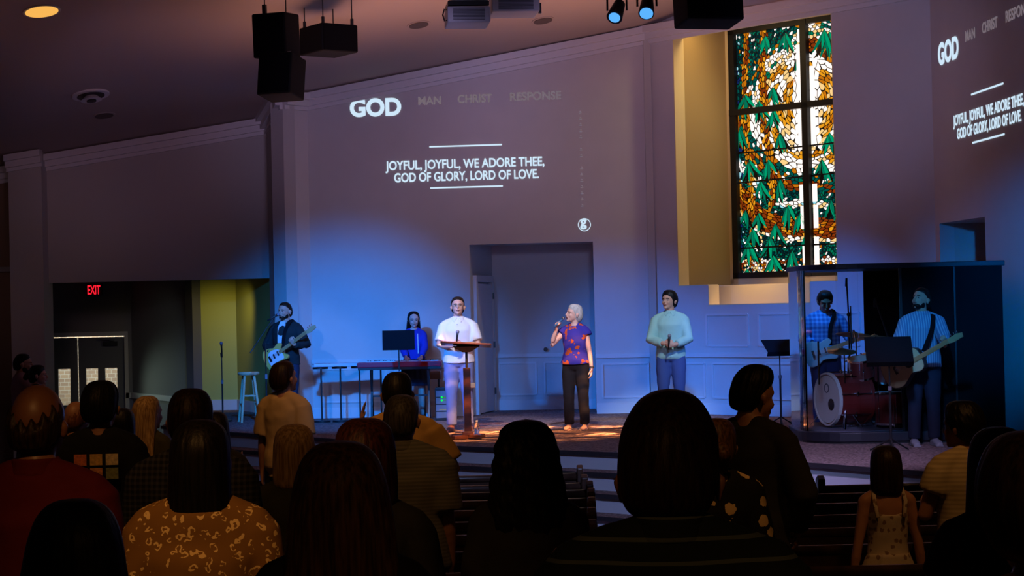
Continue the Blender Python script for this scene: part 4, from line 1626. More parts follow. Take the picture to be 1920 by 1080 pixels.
def cymbal(px, py, D, r, tl, px_base=None, ph=None):
    c = at(px, py, D)
    a = V(tl).normalized()
    u = a.cross(V((0, 1, 0))).normalized()
    v = a.cross(u)
    g = G()
    n = 36
    for k in range(n):
        an = 2 * PI * k / n
        for rr, hh in ((.01, .03), (.035, .025), (.05, .012), (r, -.012), (r, -.016), (.05, .006), (.01, .02)):
            g.v.append(c + (u * math.cos(an) + v * math.sin(an)) * rr + a * hh)
    for k in range(n):
        for j in range(6):
            g.f.append((k * 7 + j, ((k + 1) % n) * 7 + j, ((k + 1) % n) * 7 + j + 1, k * 7 + j + 1))
    link('cymbal', g, BRASS, kit, smooth=True)
    bx_ = c.x + .03
    g = G().tube([(bx_, c.y, BZ + .02), (bx_, c.y, c.z - .06), c + a * .05], .009, 8)
    link('cymbal_stand', g, CHROME, kit)
    for k in range(3):
        an = 2 * PI * k / 3 + .2
        link('stand_leg', G().tube([(bx_, c.y, BZ + .28), (bx_ + math.cos(an) * .2, c.y + math.sin(an) * .2, BZ + .02)], .008, 8), CHROME, kit)


cymbal(1600, 626, 22.9, .21, (.10, .14, 1))
cymbal(1640, 632, 22.75, .20, (.05, .15, 1))
cymbal(1578, 657, 22.55, .17, (.02, -.22, 1))
cymbal(1618, 668, 23.4, .20, (-.7, -.1, 1))
link('foot_pedal', G().bx(DX + .22, DX + .30, DY + .1, DY + .36, BZ + .02, BZ + .05), CHROME, kit)
link('kit_hardware', G().tube([bc + V((0.05, 0, br_)), bc + V((.06, 0, br_ + .2))], .013, 8).tube([bc + V((.02, 0, br_ + .14)), bc + V((.24, .1, br_ + .16))], .010, 8), CHROME, kit)
# overhead microphones on booms inside the booth
for (pa, pb, pc_, D, lab) in (((1596, 790), (1590, 590), (1583, 522), 23.5, 'boom microphone stand rising behind the bass drum in the booth'), ((1672, 780), (1668, 640), (1636, 560), 23.2, 'slanting boom microphone stand over the floor tom')):
    a_, b_, c_ = at(*pa, D), at(*pb, D), at(*pc_, D)
    t = thing('microphone_stand', (a_.x, D, BZ), lab, 'microphone stand')
    link('base', G().disc((a_.x, D, BZ + .025), (0, 0, 1), .12, .025, 20), BLACK, t)
    link('pole', G().tube([(a_.x, D, BZ + .02), (a_.x, D, b_.z)], .011, 8), BLACK, t)
    link('boom_arm', G().tube([(a_.x, D, b_.z - .02), (c_.x, D - .15, c_.z)], .010, 8), BLACK, t)
    link('clutch', G().ball((a_.x, D, b_.z), .025), BLACK, t)
    link('overhead_microphone', G().tube([(c_.x, D - .15, c_.z), (c_.x - .01, D - .18, c_.z - .1)], .014, 10), BLACK, t)
# wires and pedals by the booth
t = thing('coiled_cable', at(1430, 800, 26.0), '', 'cable')
bpy.data.objects.remove(t)
g = G()
for k, (px, D) in enumerate(((1478, 25.6),)):
    c = V((at(px, 790, D).x + .15, D, STZ + .02))
    pts = [c + V((math.cos(a * .5) * (.12 + .01 * math.sin(a)), math.sin(a * .5) * .11, .012 * (a % 5) / 2)) for a in range(0, 60)]
    g.tube(pts, .007, 6)
tag(link('coiled_cable', g, BLACK, loc=(at(1478, 790, 25.6).x + .15, 25.6, STZ)), 'coil of black cable on the carpet between the lone music stand and the booth', 'cable')

# ------------------------------------------------------------------ people
SKIN = mat('skin', (.52, .27, .19), .5, noise=.05, nscale=20)
SKIND = mat('skin_tan', (.36, .17, .10), .5, noise=.05, nscale=20)
SKINB = mat('skin_deep', (.20, .085, .045), .45, noise=.1, nscale=12)
SKINP = mat('skin_pale', (.62, .38, .31), .5, noise=.05, nscale=20)
LIP = mat('lips', (.30, .07, .06), .5)
EYEW = mat('eye_white', (.30, .27, .26), .5)
EYED = mat('eye_dark', (.015, .01, .01), .2)


def ik(S, W, pole, a, b):
    S, W = V(S), V(W)
    d = W - S
    L = min(d.length, (a + b) * .998)
    dn_ = d.normalized()
    W = S + dn_ * L
    x = (a * a - b * b + L * L) / (2 * L)
    h = math.sqrt(max(0, a * a - x * x))
    p = V(pole)
    p = (p - dn_ * p.dot(dn_)).normalized()
    return S + dn_ * x + p * h, W


def hand(g, W, d, n, ts, curl=.4, k=1.0, spread=0.0):
    W, d, n = V(W), V(d).normalized(), V(n)
    n = (n - d * n.dot(d)).normalized()
    w_ = d.cross(n)
    g.tube([W - d * .015, W + d * .03, W + d * .065 + n * .003, W + d * .088], [(.026 * k, .02 * k), (.034 * k, .016 * k), (.038 * k, .014 * k), (.036 * k, .011 * k)], 12, flat=False, ref=w_)
    for i, (off, ln) in enumerate(((.029, .066), (.0097, .078), (-.0097, .073), (-.029, .056))):
        p = W + d * (.086 - .004 * abs(i - 1)) + w_ * (off * ts * k)
        dirn = (d + w_ * (off * ts * spread * 8)).normalized()
        ang = 0
        pts = [p - dirn * .015, p]
        for j, fr_ in enumerate((.44, .32, .24)):
            ang += curl * (1.0 + .08 * i) * (1.15 if j == 1 else .9)
            dd_ = dirn * math.cos(ang) + n * math.sin(ang)
            p = p + dd_ * (ln * fr_)
            pts.append(p)
        g.tube(pts, [.0088, .0088, .0082, .0076, .0066], 8, flat=False, ref=w_)
    b0 = W + d * .022 + w_ * (ts * .024)
    t1 = (d * .65 + w_ * (ts * .75) + n * (.25 + .3 * curl)).normalized()
    t2 = (d * .9 + w_ * (ts * (.3 - .4 * curl)) + n * (.2 + .5 * curl)).normalized()
    g.tube([b0, b0 + t1 * .038, b0 + t1 * .038 + t2 * .028, b0 + t1 * .038 + t2 * .05], [.0125, .0105, .0095, .008], 8, flat=False)


HANG = dict(w=(.245, .02, .80), p=(.35, -1, 0), d=(0, .12, -1), n=(-1, 0, 0), c=.35)
FOLD = dict(w=(.05, .24, 1.06), p=(.8, -.4, -.6), d=(-.8, .35, 0), n=(0, -1, -.2), c=.6)
POCK = dict(w=(.20, .12, .93), p=(.8, -.8, 0), d=(-.2, .5, -.8), n=(-1, 0, 0), c=.5)


def hairfn(amp, seed, fine=24, curl=0.0):
    r_ = random.Random(seed)
    T = [(r_.uniform(.5, 1) / (1 + .25 * i), k, r_.uniform(0, 6.3), r_.uniform(-6, 6)) for i, k in enumerate([5, 9, 14, fine, fine + 9, fine + 17])]

    def f(a, z):
        v = sum(m * math.sin(k * a + ph + c * z) for m, k, ph, c in T)
        if curl:
            v += curl * (math.sin(11 * a + 60 * z + 2) * math.sin(5 * a - 47 * z) + .6 * math.sin(23 * a + 110 * z))
        return 1 + amp * v
    return f


def loft_hair(g, secs, fn, Mh, n=96, sub=5, arc=0):
    """secs: (z, half width, half depth, y centre) from crown to tips, in the head's own frame"""
    rows_ = []
    for i in range(len(secs) - 1):
        s0_, s1_ = secs[i], secs[i + 1]
        sp, sn = secs[max(i - 1, 0)], secs[min(i + 2, len(secs) - 1)]
        for k in range(sub):
            t = k / sub
            rows_.append([.5 * (2 * s0_[c] + (s1_[c] - sp[c]) * t + (2 * sp[c] - 5 * s0_[c] + 4 * s1_[c] - sn[c]) * t * t + (3 * s0_[c] - sp[c] - 3 * s1_[c] + sn[c]) * t ** 3) for c in range(4)])
    rows_.append(list(secs[-1]))
    b0 = len(g.v)
    for (z, hw, hd, yc) in rows_:
        hw, hd = max(hw, .002), max(hd, .002)
        for k in range(n):
            a = 2 * PI * k / n
            m_ = fn(a, z)
            g.v.append(Mh(V((math.cos(a) * hw * m_, yc + math.sin(a) * hd * m_, z + arc * (math.cos(a) ** 2 - .6) * max(0, min(1, (z - .06) / .07)) + (.012 * math.sin(13 * a) if arc and z > .12 else 0)))))
    R_ = len(rows_)
    for i in range(R_ - 1):
        for k in range(n):
            k2 = (k + 1) % n
            g.f.append((b0 + i * n + k, b0 + (i + 1) * n + k, b0 + (i + 1) * n + k2, b0 + i * n + k2))
    g.f.append(tuple(b0 + k for k in range(n)))
    g.f.append(tuple(b0 + (R_ - 1) * n + k for k in range(n - 1, -1, -1)))


HS = {
    'mid': [(.240, .0, .0, -.01), (.235, .04, .045, -.01), (.21, .074, .08, -.014), (.16, .090, .098, -.024), (.09, .094, .090, -.038), (.02, .096, .074, -.050), (-.05, .098, .058, -.062), (-.11, .092, .046, -.074), (-.15, .07, .03, -.08), (-.16, .03, .01, -.08)],
    'short': [(.236, .0, .0, .0), (.232, .035, .04, 0), (.215, .062, .07, .0), (.18, .080, .090, -.006), (.14, .084, .090, -.024), (.10, .082, .074, -.044), (.065, .072, .058, -.054), (.045, .058, .046, -.056), (.035, .03, .03, -.056)],
    'quiff': [(.262, .0, .0, .02), (.256, .03, .045, .02), (.235, .056, .078, .012), (.19, .078, .096, -.004), (.14, .083, .088, -.026), (.10, .081, .074, -.044), (.065, .072, .058, -.054), (.045, .058, .046, -.056), (.035, .03, .03, -.056)],
    'curly': [(.262, .0, .0, .0), (.255, .05, .055, 0), (.23, .082, .09, .0), (.18, .104, .110, -.01), (.13, .108, .108, -.022), (.08, .094, .088, -.036), (.045, .072, .062, -.048), (.03, .03, .03, -.052)],
    'bald': [(.155, .045, .05, -.03), (.15, .066, .08, -.015), (.13, .080, .091, -.018), (.10, .082, .086, -.028), (.065, .073, .068, -.040), (.045, .058, .054, -.046), (.035, .03, .03, -.05)],
    'bob': [(.242, .0, .0, -.005), (.236, .045, .05, -.005), (.21, .078, .084, -.010), (.16, .092, .100, -.022), (.10, .096, .094, -.034), (.04, .098, .082, -.044), (-.02, .094, .070, -.050), (-.05, .07, .05, -.055), (-.055, .03, .02, -.055)],
    'pixie': [(.242, .0, .0, -.005), (.238, .04, .045, -.003), (.218, .070, .078, -.003), (.18, .086, .095, -.008), (.13, .088, .097, -.02), (.09, .082, .086, -.036), (.05, .068, .066, -.048), (.015, .04, .04, -.055)],
    'long': [(.240, .0, .0, -.01), (.235, .04, .045, -.01), (.21, .074, .08, -.014), (.16, .092, .100, -.024), (.09, .100, .094, -.038), (.02, .106, .078, -.052), (-.05, .112, .062, -.066), (-.14, .120, .052, -.082), (-.24, .120, .044, -.098), (-.33, .105, .034, -.108), (-.38, .08, .02, -.112), (-.39, .03, .008, -.112)],
    'longw': [(.245, .0, .0, -.01), (.238, .05, .05, -.01), (.21, .086, .088, -.014), (.16, .108, .108, -.024), (.09, .122, .104, -.038), (.02, .132, .092, -.052), (-.05, .138, .074, -.066), (-.14, .152, .060, -.084), (-.24, .160, .050, -.100), (-.36, .155, .044, -.112), (-.46, .13, .034, -.118), (-.50, .07, .015, -.12)],
    'curlylong': [(.262, .0, .0, -.01), (.250, .055, .055, -.01), (.215, .088, .092, -.014), (.16, .106, .108, -.024), (.09, .116, .106, -.038), (.02, .128, .092, -.052), (-.05, .132, .078, -.064), (-.10, .12, .062, -.072), (-.14, .09, .04, -.078), (-.15, .04, .015, -.078)],
}


def person(label, x, y, z, rz, H=1.75, girth=1.0, sex='m', yaw=0, pit=0, tilt=0, R_=None, L_=None, skin=None, hair='short', hm=None, hamp=.012, hcurl=0.0,
           shirt=None, sleeve=.6, hem=.88, loose=.0, collar=None, pants=None, shoe=None, skirt=None, voxel=.011, face=False, beard=None, lean=0.0, group='people standing in the pews', seed=1, dress=False, bun=False, belt=None, untuck=0, hairscale=1.0, step=0.0, neck=0.0):
    """a standing figure in its own frame facing +Y; everything is then turned by rz and set down at x, y, z"""
    R_ = R_ or HANG
    L_ = L_ or HANG
    k = H / 1.75
    RZ = Matrix.Rotation(rz, 3, 'Z')
    base = V((x, y, z))
    LN = Matrix.Rotation(lean, 3, 'X')

    def X(p):
        p = V(p)
        if lean and p.z > .9:
            q = p - V((0, 0, .9))
            p = V((0, 0, .9)) + LN @ q
        return base + RZ @ (p * k)

    def XD(d):
        return (RZ @ V(d)).normalized()
    f = sex == 'f'
    sw = (.153 if f else .174) * (1 + (girth - 1) * .5)
    sh_z = 1.388
    hips = (.178 if f else .170) * girth
    waist = (.128 if f else .152) * girth
    chest = (.148 if f else .172) * girth
    TOR = [(.84, hips * .75, .09 * girth, -.01), (.90, hips, .118 * girth, -.012), (.97, hips * .98, .118 * girth, -.008), (1.05, (hips + waist) / 2 * .97, .105 * girth, 0), (1.12, waist, .100 * girth, .002), (1.22, (waist + chest) / 2, .106 * girth, .006),
           (1.31, chest, .116 * (girth * .6 + .4), .008), (1.375, chest * .99, .096, -.002), (1.42, chest * .70, .080, -.012), (1.46, .080, .064, -.014), (1.49, .062, .058, -.012)]
    HP = V((0, .008 + neck * .4, 1.510 - neck))
    MH3 = Matrix.Rotation(yaw, 3, 'Z') @ Matrix.Rotation(pit, 3, 'X') @ Matrix.Rotation(tilt, 3, 'Y')

    def MHl(p):
        return HP + MH3 @ (V(p) * 1.07 - V((0, -.02, .02))) + V((0, -.02, .02))

    def XH(p):
        return X(MHl(p))

    def T(g, pts, rads, n=12, flat=False, ref=(1, 0, 0)):
        rr = [((r[0] * k, r[1] * k) if isinstance(r, tuple) else r * k) for r in rads]
        g.tube([X(p) for p in pts], rr, n, flat, RZ @ V(ref))

    arms = {}
    for s_, a_ in ((1, R_), (-1, L_)):
        S = V((s_ * sw, -.008, sh_z))
        mx_ = lambda p: V((p[0] * s_, p[1], p[2]))
        E_, W_ = ik(S, mx_(a_['w']), mx_(a_['p']), .285, .255)
        arms[s_] = (S, E_, W_, mx_(a_['d']), mx_(a_['n']), a_['c'])
    hx = .092
    legs = {}
    for s_ in (1, -1):
        st_ = step * s_
        legs[s_] = (V((s_ * hx, -.005, .90)), V((s_ * (hx + .012), .018 + st_ * .5, .49)), V((s_ * (hx + .02), -.015 + st_, .085)))
    armr = (.048, .040, .036, .027) if f else (.056, .047, .041, .030)
    armr = tuple(a * (.5 + .5 * girth) for a in armr)

    g = G()
    g.tube([X((0, yc, zz)) for zz, a, b, yc in TOR], [(a * k, b * k) for zz, a, b, yc in TOR], 20, True, RZ @ V((1, 0, 0)))
    nr = .050 if f else .060
    g.tube([X((0, -.014, 1.44)), X((0, -.008, 1.50)), XH((0, -.012, .03)), XH((0, -.005, .09))], [nr * 1.15 * k, nr * k, nr * k, nr * .95 * k], 14, False)
    for s_ in (1, -1):
        S, E_, W_, hd, hn, hc = arms[s_]
        T(g, [(s_ * .03, -.018, 1.47), (s_ * sw * .6, -.014, 1.425), S], [.046, .047, .050], 12)
        T(g, [S, S.lerp(E_, .35), E_, E_.lerp(W_, .3), W_], [armr[0], armr[0] * .92, armr[1] * .86, armr[2], armr[3] * .82], 12, ref=(0, 1, .2))
        gh = G()
        hand(gh, W_, hd, hn, s_, hc, .92 if f else 1.0)
        g.add([X(p) for p in gh.v], gh.f)
        hp, kn, an = legs[s_]
        T(g, [hp, hp.lerp(kn, .35), kn, kn.lerp(an, .32), an], [.086 * girth, .080 * girth, .054, .054, .036], 14)
        T(g, [an + V((0, -.035, -.04)), an + V((s_ * .004, .04, -.035)), an + V((s_ * .014, .13, -.052)), an + V((s_ * .014, .165, -.06))], [(.032, .036), (.036, .034), (.042, .022), (.032, .018)], 12)
    # head
    def EL(c, r, rot=None):
        g.ball(XH(c), V(r) * k * 1.07, RZ @ MH3 if rot is None else RZ @ MH3 @ rot, 18, 12)
    EL((0, .0, .135), (.077, .098, .098))
    EL((0, .030, .075), (.062, .070, .072))
    EL((0, .050, .030), (.043, .046, .030))
    EL((0, .085, .012), (.020, .017, .014))
    EL((0, .072, .135), (.056, .032, .022))
    EL((.034, .070, .078), (.024, .026, .026))
    EL((-.034, .070, .078), (.024, .026, .026))
    g.tube([XH((0, .100, .120)), XH((0, .112, .098)), XH((0, .122, .080)), XH((0, .110, .071))], [.0085 * k, .0105 * k, .0125 * k, .010 * k], 10, False)
    EL((0, .100, .052), (.023, .010, .006))
    EL((0, .099, .043), (.020, .010, .006))
    for s_ in (1, -1):
        EL((s_ * .083 * max(1, hairscale * .97), -.004, .095), (.009, .019, .031))
        EL((s_ * .088 * max(1, hairscale * .97), -.010, .106), (.011, .015, .016))
    body = link('person', g, skin or SKIN, loc=base, remesh=voxel * .62 if face else voxel, sm=2)
    tag(body, label, 'person', group)

    def cloth(name, g_, m_, vox=None, wr=.012, lab=None):
        return link(name, g_, m_, body, remesh=vox or max(.010, voxel), sm=3 if vox else 9, wrinkle=wr, label=lab)

    # hair
    if hair:
        g = G()
        hs_ = [(zz * 1.0 if zz < .1 else .1 + (zz - .1) * hairscale, a * hairscale, b * hairscale, c) for zz, a, b, c in HS[hair]]
        loft_hair(g, hs_, hairfn(hamp, seed, 24, hcurl), XH, arc=.045 if hair == 'bald' else 0)
        if bun:
            g.ball(XH((.01, -.13, .10)), .045 * k, n=16, m=10)
            g.ball(XH((.02, -.145, .085)), .038 * k, n=16, m=10)
        link('hair', g, hm, body, smooth=True)
    if beard:
        g = G()
        g.ball(XH((0, .056, .024)), V((.050, .052, .036)) * k, RZ @ MH3, 16, 10)
        g.ball(XH((.05, .025, .045)), V((.018, .035, .035)) * k, RZ @ MH3, 12, 8)
        g.ball(XH((-.05, .025, .045)), V((.018, .035, .035)) * k, RZ @ MH3, 12, 8)
        g.tube([XH((-.026, .101, .056)), XH((0, .112, .062)), XH((.026, .101, .056))], .0042 * k, 8, False)
        link('beard', g, beard, body, remesh=.006, sm=2)
    if face:
        for s_ in (1, -1):
            ey = link('eye', G().ball(XH((s_ * .031, .0885, .106)), V((.0115, .0115, .0085)) * k, n=12, m=8), EYEW, body, smooth=True)
            link('pupil', G().ball(XH((s_ * .031, .0970, .106)), V((.0058, .0040, .0062)) * k, RZ @ MH3, 10, 6), EYED, ey, smooth=True)
            link('eyebrow', G().tube([XH((s_ * .014, .1035, .124)), XH((s_ * .032, .1025, .130)), XH((s_ * .050, .090, .124))], [.0032 * k, .0042 * k, .0025 * k], 6, False), EYED, body, smooth=True)
        g = G()
        g.tube([XH((-.021, .104, .0475)), XH((0, .1125, .0475)), XH((.021, .104, .0475))], [.003 * k, .0065 * k, .003 * k], 8, False, (0, 0, 1))
        link('lips', g, LIP, body, smooth=True)
    # trousers
    e = .012 + loose * .3
    if pants:
        g = G()
        for s_ in (1, -1):
            hp, kn, an = legs[s_]
            T(g, [hp + V((-s_ * .02, 0, -.02)), hp + V((-s_ * .012, 0, -.12))], [.088 * girth + e, .083 * girth + e], 16)
            T(g, [hp + V((0, 0, .02)), hp.lerp(kn, .35), kn, kn.lerp(an, .35), an + V((0, 0, .0))], [.086 * girth + e, .083 * girth + e, .062 + e, .058 + e, .052 + e], 16, flat=True)
        tt = [q_ for q_ in TOR if q_[0] < 1.06]
        g.tube([X((0, yc, zz)) for zz, a, b, yc in tt], [((a + e) * k, (b + e) * k) for zz, a, b, yc in tt], 20, True, RZ @ V((1, 0, 0)))
        cloth('trousers', g, pants)
        if belt:
            g = G()
            g.tube([X((0, 0, 1.0)), X((0, 0, 1.035))], [((hips + .02) * k, .135 * girth * k)] * 2, 24, True, RZ @ V((1, 0, 0)))
            link('belt', g, belt, body, smooth=False)
    if skirt:
        g = G()
        rows_ = [(1.06, waist + .02, .12), (.95, hips + .025, .14), (.80, hips + .05, .165), (skirt[1], hips + .085, .19)]
        fn = hairfn(.02, seed + 3, 16)
        loft_hair(g, [(zz - 1.518, a, b, -.01) for zz, a, b in rows_], fn, lambda p: X(V(p) + V((0, 0, 1.518))), 72, 4)
        link('skirt', g, skirt[0], body, smooth=True)
    # shoes
    if shoe:
        for s_ in (1, -1):
            hp, kn, an = legs[s_]
            g = G()
            T(g, [an + V((0, -.05, -.045)), an + V((s_ * .004, .03, -.038)), an + V((s_ * .012, .12, -.05)), an + V((s_ * .014, .19, -.058))], [(.040, .045), (.043, .046), (.050, .034), (.036, .026)], 14)
            a0, b0_ = an + V((0, -.085, -.078)), an + V((s_ * .012, .215, -.078))
            g.bar(X(a0), X(b0_), .082 * k, .014 * k)
            link('shoe', g, shoe, body, remesh=.008, sm=2)
    # shirt or blouse
    if shirt:
        g = G()
        e = .014 + loose
        rows_ = [(zz, a, b, yc) for zz, a, b, yc in TOR if zz > hem + .01 and zz < 1.475]
        h0 = ([TOR[0]] + [q_ for q_ in TOR if q_[0] <= hem + .01])[-1]
        rows_ = [(hem, max(h0[1], rows_[0][1] * .97) + loose * .8, h0[2] + loose * .6, h0[3])] + rows_
        if dress:
            rows_ = [q_ for q_ in rows_ if q_[0] < 1.33] + [(1.335, chest * .98, .105, .004)]
        g.tube([X((0, yc, zz)) for zz, a, b, yc in rows_], [((a + e) * k, (b + e * 1.1) * k) for zz, a, b, yc in rows_], 24, True, RZ @ V((1, 0, 0)))
        if not dress:
            for s_ in (1, -1):
                S, E_, W_, hd, hn, hc = arms[s_]
                T(g, [(s_ * .045, -.02, 1.455), (s_ * sw * .6, -.014, 1.423), S], [.046 + e * .5, .048 + e * .6, .050 + e * .7], 14)
                if sleeve > 0:
                    if sleeve <= 1:
                        P0 = [S, S.lerp(E_, sleeve * .5), S.lerp(E_, sleeve)]
                        Q0 = [armr[0] + e * .75, armr[0] + e * .95, armr[1] + e * 1.3]
                    else:
                        P0 = [S, S.lerp(E_, .5), E_, E_.lerp(W_, (sleeve - 1) * .5), E_.lerp(W_, sleeve - 1)]
                        Q0 = [armr[0] + e * .7, armr[0] + e * .8, armr[1] + e, armr[2] + e * .95, armr[3] + e * .9]
                    T(g, P0, Q0, 16, flat=True, ref=(0, 1, .2))
        sh = cloth('dress_top' if dress else 'shirt', g, shirt)
        if dress:
            for s_ in (1, -1):
                g = G()
                T(g, [(s_ * .085, -.112, 1.30), (s_ * .10, -.095, 1.40), (s_ * .092, -.01, 1.49), (s_ * .085, .09, 1.42), (s_ * .08, .12, 1.30)], [(.014, .006)] * 5, 8, ref=(1, 0, 0))
                link('shoulder_strap', g, shirt, body, smooth=True)
        if collar:
            g = G()
            T(g, [(0, -.014, 1.452), (0, -.014, 1.480), (0, -.014, 1.505)], [(.088, .084), (.078, .076), (.074, .072)], 24, flat=True)
            for s_ in (1, -1):
                g.slab([X((s_ * .006, .064, 1.492)), X((s_ * .070, .010, 1.510)), X((s_ * .080, .050, 1.455)), X((s_ * .045, .098, 1.425))], XD((0, 1, .2)), .010)
            cloth('collar', g, collar, vox=.006, wr=0)
    body['k_'] = k
    return body, X, XD, arms, XH


def info_clean(o):
    if 'k_' in o:
        del o['k_']


# clothes
CL = lambda n, c, r=.85: mat(n, c, r, bump=.15, bscale=300, spec=.2)
WHITE_S = CL('white_cotton', (.62, .60, .60))
PURPLE = pattern('purple_orange_print', (.035, .030, .30), (.42, .075, .02), 'blotch', 1.0)
AQUA = CL('aqua_cotton', (.30, .50, .48))
JEAN = CL('blue_jeans', (.045, .075, .24))
JEANL = CL('light_jeans', (.13, .17, .36))
BLACKC = CL('black_trousers', (.012, .011, .014))
BLACKT = CL('black_tee', (.010, .010, .011))
LBROWN = mat('brown_leather', (.18, .07, .03), .4)
SANDAL = mat('tan_leather', (.45, .30, .20), .5)
GREYSH = mat('grey_shoe', (.25, .25, .28), .6)
HBLK = hairmat('black_hair', (.010, .008, .008), (.003, .003, .003))
HBRN = hairmat('brown_hair', (.030, .015, .008), (.008, .004, .003))
HLBR = hairmat('auburn_brown_hair', (.13, .060, .022), (.03, .012, .005))
HRED = hairmat('dark_red_hair', (.06, .016, .010), (.012, .004, .003))
HBLD = hairmat('blonde_hair', (.52, .34, .16), (.20, .11, .04))
HSIL = hairmat('silver_hair', (.62, .62, .60), (.30, .31, .31))
HGRY = hairmat('grey_hair', (.09, .08, .07), (.03, .025, .02))
band = 'people on the stage'
PI_ = PI

# man in the white shirt behind the lectern
x = at(863, 800, 25.9).x
WR = dict(w=(.06, .27, 1.12), p=(.9, -.5, -.5), d=(-.75, .45, .25), n=(-.3, -.3, -1), c=.75)
WL = dict(w=(.07, .25, 1.14), p=(.9, -.5, -.5), d=(-.9, .3, .1), n=(0, -1, .1), c=.8)
P1, X1_, D1_, A1_, H1_ = person('man in a white short-sleeved shirt and glasses behind the lectern', x, 25.95, STZ, PI - .05, H=1.80, girth=1.08, yaw=.08, pit=.22, R_=WR, L_=WL,
                                shirt=WHITE_S, sleeve=.82, hem=.90, loose=.010, collar=WHITE_S, pants=JEANL, shoe=LBROWN, hair='short', hm=HBRN, face=True, group=band, voxel=.010, step=.02)
g = G()
for s_ in (1, -1):
    hoop(g, H1_((s_ * .033, .113, .106)), (H1_((0, 1, .1)) - H1_((0, 0, .1))), .023, .004, .004, 20)
    g.tube([H1_((s_ * .056, .110, .108)), H1_((s_ * .078, .05, .110)), H1_((s_ * .082, .0, .108))], .002, 6)
g.tube([H1_((-.011, .116, .108)), H1_((.011, .116, .108))], .002, 6)
link('glasses', g, BLACK, P1)
mp_ = X1_((-.015, .335, 1.21))
mic(mp_ + V((0, 0, .07)), (.12, .0, 1), 'dark wireless microphone held upright by the man at the lectern')

# woman singer
x = at(1082, 806, 25.6).x
SR = dict(w=(.225, .15, 1.425), p=(.45, -.1, -1), d=(-.10, .30, .92), n=(-.75, .25, .1), c=.95)
SLh = dict(w=(.255, .06, .80), p=(.4, -1, 0), d=(.02, .15, -1), n=(-1, 0, 0), c=.4)
P2, X2_, D2_, A2_, H2_ = person('woman with short silver hair in a purple and orange blouse singing into a microphone', x, 25.6, STZ, PI - .28, H=1.66, girth=.98, sex='f', yaw=-.85, pit=.16, R_=SR, L_=SLh,
                                shirt=PURPLE, sleeve=.22, hem=.95, loose=.022, pants=BLACKC, shoe=None, skin=SKINP, hair='pixie', hm=HSIL, face=True, group=band, voxel=.010)
g = G()
for s_ in (1, -1):
    an = V((s_ * .112, -.015, .085))
    g.tube([X2_(an + V((0, -.06, -.07))), X2_(an + V((0, .15, -.075)))], [(.04, .012), (.045, .012)], 14, True, RZ_ if False else (1, 0, 0))
    g.tube([X2_(an + V((-.045, .07, -.06))), X2_(an + V((0, .07, -.012))), X2_(an + V((.045, .07, -.06)))], .012, 8)
link('sandals', g, SANDAL, P2)
S, E_, W_, hd, hn, hc = A2_[-1]
link('wristwatch', hoop(G(), X2_(W_ - V((0, 0, -.02))), X2_(W_) - X2_(E_), .030, .008, .022, 18), mat('watch_band', (.05, .04, .04), .4), P2)
mo = H2_((0, .135, .050))
S, E_, W_, hd, hn, hc = A2_[1]
pal = X2_(W_ + hd.normalized() * .085 + hn.normalized() * .03)
dm = (mo - pal).normalized()
mic(mo - dm * .060, dm, 'blue-ringed wireless microphone at the lips of the silver-haired woman', body=mat('mic_blue', (.02, .10, .25), .35), head=CHROME)

# man in the aqua shirt
x = at(1262, 800, 26.0).x
GRh = dict(w=(.075, .25, 1.08), p=(.9, -.5, -.5), d=(-.85, .4, .05), n=(0, -1, -.1), c=.75)
GLh = dict(w=(.065, .27, 1.06), p=(.9, -.5, -.5), d=(-.85, .35, .0), n=(0, -1, .1), c=.8)
P3, X3_, D3_, A3_, H3_ = person('man with black hair in an aqua button shirt and jeans holding a microphone', x, 26.1, STZ, PI - .12, H=1.82, girth=1.03, yaw=-.50, pit=.14, R_=GRh, L_=GLh,
                                shirt=AQUA, sleeve=1.85, hem=.86, loose=.009, collar=AQUA, pants=JEAN, shoe=GREYSH, hair='curly', hairscale=.9, hm=HBLK, hamp=.012, hcurl=.6, face=True, group=band, voxel=.010)
mic(X3_((-.0, .33, 1.15)), (.1, -.1, 1), 'dark wireless microphone held low by the man in the aqua shirt')
link('neckline', G().slab([X2_(q_) for q_ in ((-.04, .080, 1.455), (.04, .080, 1.455), (.028, .105, 1.40), (0, .118, 1.36), (-.028, .105, 1.40))], X2_((0, 1, .3)) - X2_((0, 0, 0)), .02), SKINP, P2)
for (PP, XX, m_, z0, z1, yy) in ((P1, X1_, GREYP, .96, 1.40, .152), (P3, X3_, mat('aqua_placket', (.22, .38, .37), .8), .90, 1.42, .135)):
    g = G()
    for q_ in range(6):
        zz = z0 + (z1 - z0) * q_ / 5
        g.ball(XX((0, yy + .002, zz)), .006, n=8, m=5)
    link('shirt_buttons', g, m_, PP)
# pack clipped at the lectern man's side, as in the picture: a brown pouch
g = G()
g.box(X1_((-.155, .10, .60)), (.13, .05, .07))
o = link('hip_pouch', g, mat('pouch_brown', (.30, .17, .07), .6), P1, bevel=.01)


